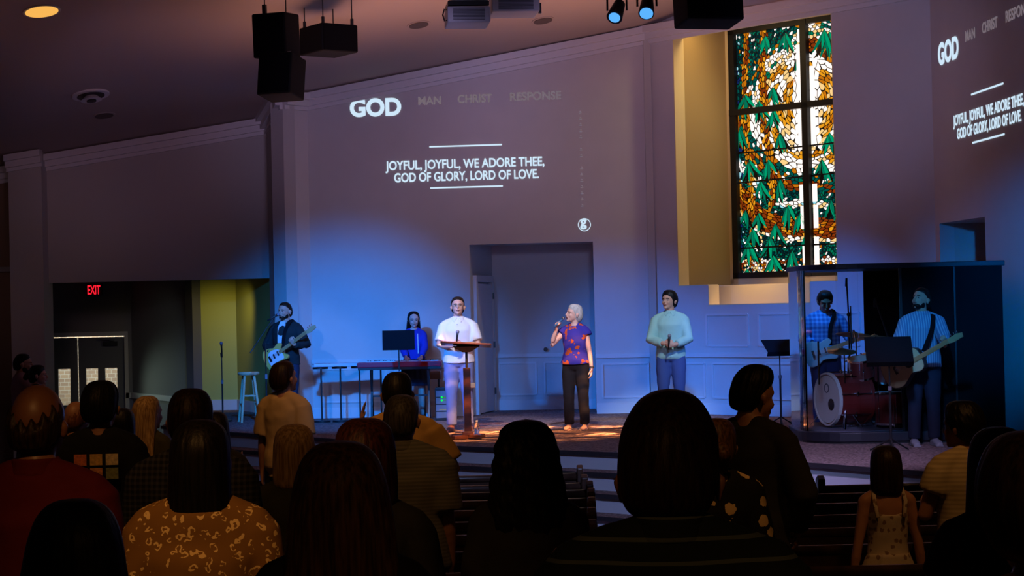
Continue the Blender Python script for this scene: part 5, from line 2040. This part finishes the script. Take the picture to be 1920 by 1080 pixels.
# guitars ------------------------------------------------------------
def guitar(label, c, u, n, outline, th, body_m, neck_len, cat, face_m=None, hole=None, guard=None, strap=None, head_m=None, name='electric_guitar'):
    c, u = V(c), V(u).normalized()
    n = V(n)
    n = (n - u * n.dot(u)).normalized()
    v = n.cross(u)
    t = thing(name, c, label, cat)

    def P(a, b, d=0):
        return c + u * a + v * b + n * d
    ol = smooth_line(outline + [outline[0]], 3)[:-1]
    link('body', G().slab([P(a, b) for a, b in ol], n, th), body_m, t, bevel=.006)
    if face_m:
        link('soundboard', G().slab([P(a * .97, b * .96, th / 2 + .001) for a, b in ol], n, .004), face_m, t)
    if guard:
        gl_ = smooth_line(guard + [guard[0]], 3)[:-1]
        link('pickguard', G().slab([P(a, b, th / 2 + .004) for a, b in gl_], n, .003), guard_m, t)
    top = max(a for a, b in outline)
    link('neck', G().bar(P(top - .10, 0, th / 2 + .006), P(top + neck_len, 0, th / 2 + .004), .05, .022, n), mat('maple', (.50, .30, .12), .4), t)
    link('headstock', G().slab([P(top + neck_len + a, b, th / 2 - .005) for a, b in ((-.01, -.024), (.05, -.04), (.17, -.035), (.18, .01), (.12, .03), (.0, .024))], n, .016), head_m or mat('maple_head', (.45, .30, .15), .4), t)
    g = G()
    for q_ in range(3):
        g.tube([P(top + neck_len + .05 + q_ * .04, .035, th / 2 - .005), P(top + neck_len + .05 + q_ * .04, .06, th / 2 - .005)], .006, 8)
    link('tuning_pegs', g, CHROME, t)
    if hole:
        link('sound_hole', G().disc(P(hole, 0, th / 2 + .005), n, .05, .003, 24), BLACK, t)
    link('bridge', G().bar(P(-.10, -.045, th / 2 + .01), P(-.10, .045, th / 2 + .01), .03, .012, n), BLACK, t)
    g = G()
    for q_ in range(6):
        g.tube([P(-.10, -.02 + .008 * q_, th / 2 + .02), P(top + neck_len, -.017 + .0068 * q_, th / 2 + .02)], .0008, 4)
    link('strings', g, CHROME, t)
    if not hole:
        link('pickup', G().bar(P(-.02, -.035, th / 2 + .008), P(-.02, .035, th / 2 + .008), .02, .01, n).bar(P(.06, -.035, th / 2 + .008), P(.06, .035, th / 2 + .008), .02, .01, n), BLACK, t)
    if strap:
        g = G()
        pts = [V(p) for p in strap]
        sm_ = []
        for i in range(len(pts) - 1):
            p0, p1, p2, p3 = pts[max(i - 1, 0)], pts[i], pts[i + 1], pts[min(i + 2, len(pts) - 1)]
            for kk in range(4):
                t_ = kk / 4
                sm_.append(.5 * ((2 * p1) + (p2 - p0) * t_ + (2 * p0 - 5 * p1 + 4 * p2 - p3) * t_ * t_ + (3 * p1 - p0 - 3 * p2 + p3) * t_ ** 3))
        sm_.append(pts[-1])
        g.tube(sm_, [(.026, .004)] * len(sm_), 8, True, (sm_[len(sm_) // 2] - sm_[0]).cross(n))
        link('strap', g, MATTE, t)
    return P


guard_m = WHITEP
TELE = [(-.22, 0), (-.21, .10), (-.16, .16), (-.06, .155), (.02, .115), (.09, .13), (.15, .13), (.17, .08), (.12, .035), (.13, -.035), (.19, -.10), (.16, -.145), (.08, -.125), (.0, -.115), (-.08, -.155), (-.17, -.155), (-.21, -.10)]
ACOU = [(-.27, 0), (-.26, .10), (-.20, .175), (-.10, .195), (-.01, .15), (.05, .118), (.11, .125), (.17, .14), (.22, .11), (.235, .04), (.235, -.04), (.22, -.11), (.17, -.14), (.11, -.125), (.05, -.118), (-.01, -.15), (-.10, -.195), (-.20, -.175), (-.26, -.10)]

# electric guitarist, left
x = at(538, 790, 28.2).x
RP = dict(w=(.13, .20, 1.04), p=(.9, -.7, 0), d=(-.8, .25, -.25), n=(0, -1, 0), c=.5)
LP = dict(w=(.26, .27, 1.16), p=(.8, -.5, -1), d=(-.15, .5, .55), n=(-.4, -.9, .1), c=.95)
SPORT = CL('dark_jacket', (.012, .020, .022))
P4, X4_, D4_, A4_, H4_ = person('bearded man in a dark jacket and white shirt playing an electric guitar at a microphone', x, 28.3, STZ, PI - .35, H=1.80, girth=1.0, yaw=-.20, pit=.02, R_=RP, L_=LP,
                                shirt=SPORT, sleeve=1.9, hem=.86, loose=.018, pants=CL('dark_jeans', (.02, .025, .05)), shoe=BLACK, hair='short', hairscale=.97, hm=HBRN, beard=HBRN, face=True, group=band, voxel=.011)
link('shirt_front', G().slab([X4_(p) for p in ((-.055, .150, .98), (.055, .150, .98), (.05, .152, 1.25), (.055, .128, 1.40), (.035, .075, 1.485), (-.035, .075, 1.485), (-.055, .128, 1.40), (-.05, .152, 1.25))], X4_((0, 1, 1)) - X4_((0, 0, 1)), .03), CL('pale_shirt', (.5, .56, .6)), P4, label='pale shirt front between open jacket edges')
u = D4_((-.82, .12, .50))
gc = X4_((.05, .215, 1.00))
guitar('cream electric guitar played by the bearded man on the left', gc, u, D4_((0, 1, .1)), TELE, .045, mat('butterscotch', (.60, .40, .10), .3), .46, 'guitar', guard=[(-.15, -.02), (-.12, -.12), (.0, -.10), (.12, -.11), (.11, .03), (.0, .09), (-.1, .08)],
       strap=[X4_((.24, .16, .98)), X4_((.20, -.10, 1.10)), X4_((.02, -.155, 1.30)), X4_((-.11, -.06, 1.49)), X4_((-.10, .10, 1.46)), X4_((-.06, .175, 1.30)), X4_((-.07, .235, 1.10))])
x0 = at(500, 790, 27.9).x
mo4 = H4_((0, .165, .055))
t, e, d = mic_stand(x0, 27.95, 1.22, 'boom microphone stand in front of the bearded electric guitarist', boom=((x0 - .22, 27.9, STZ + 1.08), mo4 + V((-.05, -.02, -.03))))
mic(mo4 + V((-.01, -.01, -.0)), (.6, .3, .35), 'black microphone on a boom at the mouth of the bearded guitarist')

# keyboard player
KR = dict(w=(.12, .38, 1.03), p=(.9, -.6, -.4), d=(-.1, .9, -.2), n=(0, 0, -1), c=.35)
x = at(777, 700, 28.7).x
P5, X5_, D5_, A5_, H5_ = person('woman with long dark hair in a blue top and dark skirt playing the red keyboard', x, 28.78, STZ, PI + .02, H=1.62, girth=.92, sex='f', yaw=.12, pit=-.05, R_=KR, L_=KR,
                                shirt=CL('royal_blue_knit', (.02, .035, .38)), sleeve=1.9, hem=1.0, loose=.010, skirt=(CL('dark_skirt', (.012, .014, .03)), .56), shoe=BLACK, skin=SKINP, hair='long', hm=HBLK, hamp=.01, face=True, group=band, voxel=.011)
link('pale_trim', G().slab([X5_(p) for p in ((-.075, .135, 1.08), (-.062, .135, 1.08), (-.06, .125, 1.40), (-.073, .125, 1.40))], (0, 1, 0), .012), WHITEP, P5)

# bass player behind the booth
x = at(1550, 700, 24.7).x
BLUEP = pattern('blue_plaid', (.06, .14, .40), (.22, .38, .72), 'plaid', .55)
LP2 = dict(w=(.27, .25, 1.10), p=(.8, -.5, -1), d=(-.15, .6, .45), n=(-.4, -.9, .1), c=.95)
P6, X6_, D6_, A6_, H6_ = person('man in a blue plaid shirt looking down at his bass, seen through the booth', x, 24.75, STZ, PI + .10, H=1.78, girth=1.05, yaw=-.05, pit=-.40, R_=RP, L_=LP2,
                                shirt=BLUEP, sleeve=1.5, hem=.88, loose=.016, pants=JEAN, shoe=GREYSH, skin=SKIND, hair='curly', hairscale=.88, hm=HBRN, hcurl=.9, face=True, group=band, voxel=.011)
u = D6_((-.80, .10, .25))
guitar('pale bass guitar played by the man behind the booth', X6_((.12, .215, .98)), u, D6_((0, 1, .1)), TELE, .045, mat('bass_white', (.45, .47, .5), .3), .62, 'guitar', guard=None, name='bass_guitar',
       strap=[X6_((.28, .14, .98)), X6_((.22, -.10, 1.10)), X6_((.02, -.16, 1.30)), X6_((-.11, -.06, 1.49)), X6_((-.10, .10, 1.46)), X6_((-.02, .18, 1.26)), X6_((-.0, .235, 1.06))])

# acoustic guitarist in front of the booth
x = at(1735, 800, 21.4).x
STRP = pattern('blue_striped_cotton', (.13, .24, .42), (.33, .46, .62), 'vertical', 1.4)
RP3 = dict(w=(.26, .30, .98), p=(.9, -.7, .1), d=(-.75, .25, -.3), n=(0, -1, 0), c=.5)
LP3 = dict(w=(.14, .46, 1.13), p=(.8, -.4, -1), d=(-.2, .4, .6), n=(-.4, -.9, .1), c=.95)
P7, X7_, D7_, A7_, H7_ = person('bearded man in a blue striped shirt with head raised, playing an acoustic guitar', x, 21.45, STZ, PI + .02, H=1.75, girth=1.08, yaw=-.85, pit=.28, R_=RP3, L_=LP3,
                                shirt=STRP, sleeve=1.55, hem=.87, loose=.016, collar=STRP, pants=CL('navy_trousers', (.015, .02, .04)), shoe=GREYSH, hair='short', hm=HBLK, beard=HBLK, face=True, group=band, voxel=.010)
u = D7_((-.72, .52, .46))
guitar('pale-topped acoustic guitar held by the man in the striped shirt', X7_((.25, .24, .90)), u, D7_((.35, .8, .12)), ACOU, .10, mat('rosewood', (.05, .02, .012), .35), .36, 'guitar', face_m=mat('spruce_top', (.55, .44, .24), .35), hole=.07, name='acoustic_guitar',
       strap=[X7_((.34, .16, .88)), X7_((.24, -.10, 1.05)), X7_((.02, -.16, 1.28)), X7_((-.11, -.09, 1.46)), X7_((-.105, .10, 1.44)), X7_((-.06, .19, 1.28)), X7_((.06, .30, 1.06))])

# ------------------------------------------------------------------ the congregation
def stand(label, px, top, D, H=None, rz=0.0, zoff=0.0, **kw):
    """place a person by where the crown of the head shows, on the audience floor"""
    q = at(px, top, D)
    fz = floorz(D)
    hr, hsc = HS[kw.get('hair', 'short')][0][0], kw.get('hairscale', 1.0)
    kw.setdefault('neck', .022)
    top_ = 1.510 - kw['neck'] + 1.07 * max(.232, .1 + (hr - .1) * hsc)
    h = H or (q.z - fz) / top_ * 1.75
    return person(label, q.x, D, fz + zoff, rz, H=h, **kw)


GREEN_STR = pattern('green_striped_polo', (.010, .016, .015), (.085, .11, .10), 'stripes', .85)
REDC = CL('red_cotton', (.075, .003, .008))
GING = pattern('grey_gingham', (.018, .018, .020), (.075, .075, .08), 'check', 1.3)
LEOP = pattern('leopard_print', (.23, .115, .03), (.78, .55, .24), 'leopard', 1.0)
FLOR = pattern('black_floral', (.010, .009, .010), (.80, .56, .26), 'floral', 1.5)
GREYST = pattern('grey_fine_stripe', (.13, .125, .10), (.20, .19, .16), 'fine', 1.0)
TANC = CL('tan_cotton', (.46, .27, .09))
TANC2 = CL('sand_cotton', (.52, .36, .16))
DARKC = CL('charcoal_cotton', (.018, .016, .016))
DARKB = CL('black_knit', (.012, .010, .010))
MAROON = CL('maroon_cotton', (.05, .008, .008))
CREAMST = pattern('cream_ribbed_tee', (.55, .44, .26), (.36, .28, .16), 'fine', .8)
FDRESS = pattern('cream_floral_dress', (.42, .34, .26), (.16, .09, .06), 'floral', 3.2)
DOTS = pattern('orange_dotted_shirt', (.42, .17, .07), (.75, .48, .26), 'dots', 1.0)
PINKS = CL('pink_shirt', (.34, .20, .24))
OLIVE = CL('olive_top', (.05, .045, .02))
JD = CL('dark_denim', (.018, .022, .035))
GREYP2 = CL('grey_trousers', (.05, .05, .055))

# near rows
b, X, XD, arms, XH = stand('person in front with thick dark hair and a dark green thin-striped polo shirt', 1250, 726, 3.75, rz=-.06, girth=1.26, yaw=-.10, pit=-.12, neck=.058, shirt=GREEN_STR, sleeve=.8, hem=.86, loose=.012,
                           collar=GREEN_STR, pants=JD, shoe=BLACK, skin=SKIND, hair='quiff', hm=HBRN, hamp=.014, seed=3, voxel=.009, hairscale=1.14)
b, X, XD, arms, XH = stand('person with long brown hair down the back, nearest in the centre', 637, 826, 4.3, rz=.02, girth=1.05, sex='f', yaw=.05, shirt=DARKB, sleeve=.9, hem=.9, loose=.01,
                           pants=JD, shoe=BLACK, hair='longw', hm=HLBR, hamp=.014, seed=11, voxel=.009, hairscale=.93)
stand('person with dark hair low in the left front corner of the crowd', 140, 935, 4.2, rz=.05, girth=1.0, sex='f', shirt=MAROON, sleeve=.9, hem=.9, pants=JD, shoe=BLACK, hair='longw', hm=HBLK, hamp=.012, seed=13)
stand('person with bushy dark hair and an orange dotted shirt at the right edge', 1945, 806, 3.3, rz=.0, girth=1.1, sex='f', shirt=DOTS, sleeve=.95, hem=.88, loose=.02, pants=JD, shoe=BLACK, hair='curly', hm=HBRN, hamp=.014, seed=17)
stand('person in a dark red top standing between the striped tee and the right edge', 1872, 800, 5.6, rz=-.1, girth=1.0, sex='f', shirt=MAROON, sleeve=.5, hem=.88, pants=JD, shoe=BLACK, hair='long', hm=HBLK, hamp=.012, seed=19,
      L_=dict(w=(.16, .28, 1.06), p=(.7, -.6, -.8), d=(-.6, .6, .3), n=(0, -1, 0), c=.5))
b, X, XD, arms, XH = stand('person with long black hair in a mustard leopard print blouse', 374, 786, 5.85, rz=.02, girth=1.26, sex='f', yaw=.0, shirt=LEOP, sleeve=1.3, hem=.84, loose=.022,
                           pants=JD, shoe=BLACK, hair='mid', hm=HBLK, hamp=.012, seed=23, hairscale=.98)
g = G()
yk = [X((math.cos(a) * .205, -.02 + math.sin(a) * .142, 1.222 + .004 * math.sin(9 * a))) for a in [2 * PI * q / 40 for q in range(41)]]
g.tube(yk, .006, 6)
link('yoke_seam', g, LEOP, b, smooth=True)
stand('person with reddish dark hair in a black tee, behind the long brown hair', 683, 783, 5.85, rz=-.05, girth=1.02, sex='f', yaw=.1, shirt=BLACKT, sleeve=.7, hem=.9, loose=.012, pants=JD, shoe=BLACK, hair='bob', hm=HRED, hamp=.010, seed=29)
stand('balding person in a red shirt at the far left', 66, 722, 6.2, rz=-.08, girth=1.12, yaw=-.05, shirt=REDC, sleeve=.85, hem=.88, loose=.012, collar=REDC, pants=JD, shoe=BLACK, skin=SKINB, hair='bald', hm=HBRN, hamp=.006, seed=31)
stand('person with curly dark hair in a charcoal top, centre of the crowd', 986, 786, 6.5, rz=.0, girth=1.02, sex='f', shirt=DARKC, sleeve=1.5, hem=.88, loose=.012, pants=JD, shoe=BLACK, hair='curlylong', hm=HBLK, hamp=.032, hcurl=1.6, seed=37)
stand('person with brown hair in a dark gingham shirt behind the leopard print', 356, 728, 7.7, rz=.05, girth=1.14, shirt=GING, sleeve=1.8, hem=.86, loose=.014, collar=GING, pants=JD, shoe=BLACK, skin=SKIND, hair='short', hm=HBRN, hamp=.012, seed=41)
stand('person in a black blouse with tan flowers, hair in a low bun', 1343, 784, 8.3, rz=-.05, girth=1.0, sex='f', shirt=FLOR, sleeve=.9, hem=.88, loose=.018, pants=JD, shoe=BLACK, hair='pixie', hm=HLBR, hamp=.014, bun=True, seed=43)
stand('person with short blonde hair left of the long brown hair', 551, 795, 8.5, rz=.02, girth=.98, sex='f', shirt=OLIVE, sleeve=.9, hem=.9, pants=JD, shoe=BLACK, skin=SKIN, hair='bob', hm=HBLD, hamp=.014, seed=47)
# middle rows, standing between the pews
stand('person all in black with a tall quiff, head turned to the right', 1401, 680, 9.75, rz=-.45, girth=1.0, yaw=-.55, pit=-.15, shirt=DARKC, sleeve=1.9, hem=.84, loose=.014, pants=BLACKC, shoe=BLACK, skin=SKIND, hair='quiff', hm=HBLK, hamp=.03, seed=53,
      R_=POCK, L_=POCK)
stand('child in a cream floral sundress with thin shoulder straps', 1660, 835, 9.75, rz=.04, girth=.86, sex='f', yaw=-.15, shirt=FDRESS, dress=True, hem=1.0, skirt=(FDRESS, .42), shoe=SANDAL, skin=SKIND, hair='bob', hm=HBRN, hamp=.012, seed=59)
stand('person in a cream ribbed tee with curly dark hair, near the right side', 1810, 750, 9.75, rz=.35, girth=1.0, yaw=.45, shirt=CREAMST, sleeve=.5, hem=.90, loose=.016, pants=JD, shoe=BLACK, skin=SKIND, hair='curly', hm=HBLK, hamp=.02, hcurl=1.2, seed=61,
      hairscale=.92, L_=dict(w=(.12, .26, 1.12), p=(.7, -.6, -.8), d=(-.5, .6, .5), n=(0, -1, 0), c=.5))
stand('person with short grey-brown hair in a fine-striped grey shirt', 751, 740, 9.75, rz=-.10, girth=1.28, yaw=-.05, shirt=GREYST, sleeve=.9, hem=.84, loose=.018, collar=GREYST, pants=GREYP2, shoe=BLACK, skin=SKIND, hair='short', hm=HGRY, hamp=.014, seed=67)
b, X, XD, arms, XH = stand('person with black hair in a black tee with small pictures printed on the back', 187, 713, 10.8, rz=.02, girth=.98, yaw=-.15, shirt=BLACKT, sleeve=.85, hem=.86, loose=.016, pants=JD, shoe=BLACK, skin=SKIND, hair='short', hm=HBLK, hamp=.022, seed=71, hairscale=1.12)
cols = [(.80, .20, .06), (.75, .45, .12), (.80, .62, .36), (.05, .07, .16), (.78, .30, .10), (.26, .28, .10)]
for i in range(6):
    cx, cz = (-.085 + .085 * (i % 3)) , 1.335 - .075 * (i // 3)
    P_y = -.142
    link('printed_picture', G().slab([X((cx - .033 + .0, P_y, cz - .03)), X((cx + .033, P_y, cz - .03)), X((cx + .033, P_y, cz + .03)), X((cx - .033, P_y, cz + .03))], (0, 1, 0), .006), mat('print_ink', cols[i], .8, noise=.3, nscale=60), b)
b, X, XD, arms, XH = stand('person in a plain tan tee in front of the keyboards, one hand raised', 744, 697, 12.05, rz=.0, girth=1.15, shirt=TANC, sleeve=.8, hem=.86, loose=.018, pants=JD, shoe=BLACK, skin=SKIND, hair='short', hm=HBLK, hamp=.010, seed=73,
                           R_=dict(w=(.225, .20, 1.26), p=(.7, -.6, -1), d=(.1, .25, 1), n=(-1, -.2, 0), c=.12), L_=dict(w=(.24, .25, 1.40), p=(.8, -.5, -1), d=(-.1, .2, 1), n=(-1, 0, 0), c=.12))
stand('person in a sand coloured tee in front of the electric guitarist', 532, 677, 17.75, rz=-.45, girth=.92, yaw=-.25, pit=.18, shirt=TANC2, sleeve=.85, hem=.82, loose=.016, pants=JD, shoe=BLACK, skin=SKIND, hair='short', hm=HBRN, hamp=.016, seed=79, hairscale=1.06)
b, X, XD, arms, XH = stand('person with long dark hair, raising one hand just right of the gingham shirt', 404, 772, 13.2, rz=.0, sex='f', shirt=DARKC, sleeve=.6, hem=.9, pants=JD, shoe=BLACK, skin=SKIN, hair='long', hm=HBLK, seed=83,
                           R_=dict(w=(.145, .16, 1.28), p=(.8, -.3, -1), d=(.25, .2, 1), n=(-1, -.3, 0), c=.15))
stand('person with a ginger balding head between the red shirt and the black tee', 139, 753, 14.35, rz=-.2, girth=1.0, yaw=-.2, shirt=DARKC, sleeve=1.8, hem=.88, pants=JD, shoe=BLACK, skin=SKIND, hair='bald', hm=hairmat('ginger_hair', (.20, .07, .03)), hamp=.006, seed=89)
stand('small person with a dark bob right of the black tee', 227, 765, 13.2, rz=.0, sex='f', shirt=DARKB, sleeve=.9, hem=.9, pants=JD, shoe=BLACK, hair='bob', hm=HBLK, seed=97)
stand('person with long blonde hair turned towards the stage, in front of the side doors', 275, 742, 14.35, rz=-.35, sex='f', yaw=-.25, shirt=OLIVE, sleeve=.9, hem=.9, pants=JD, shoe=BLACK, hair='long', hm=HBLD, hamp=.014, seed=101)
# two people by the left column, near the doors
stand('man in a pink shirt with one hand at his chin, standing by the left column', 40, 663, 27.5, rz=-1.1, yaw=-.30, shirt=PINKS, sleeve=.8, hem=.88, loose=.014, pants=JD, shoe=BLACK, skin=SKIND, hair='short', hm=HBLK, beard=HBLK, seed=103, face=True,
      R_=dict(w=(.06, .22, 1.44), p=(.8, -.2, -1), d=(-.4, .3, .6), n=(0, -1, 0), c=.9), L_=FOLD, group='people near the side doors')
stand('person with dark pulled-back hair next to the man in pink', 68, 684, 26.7, rz=-1.2, sex='f', yaw=-.25, shirt=DARKB, sleeve=.9, hem=.9, pants=JD, shoe=BLACK, skin=SKIN, hair='pixie', hm=HBLK, bun=True, seed=107, face=True, group='people near the side doors')

for o in bpy.data.objects:
    if 'k_' in o:
        del o['k_']
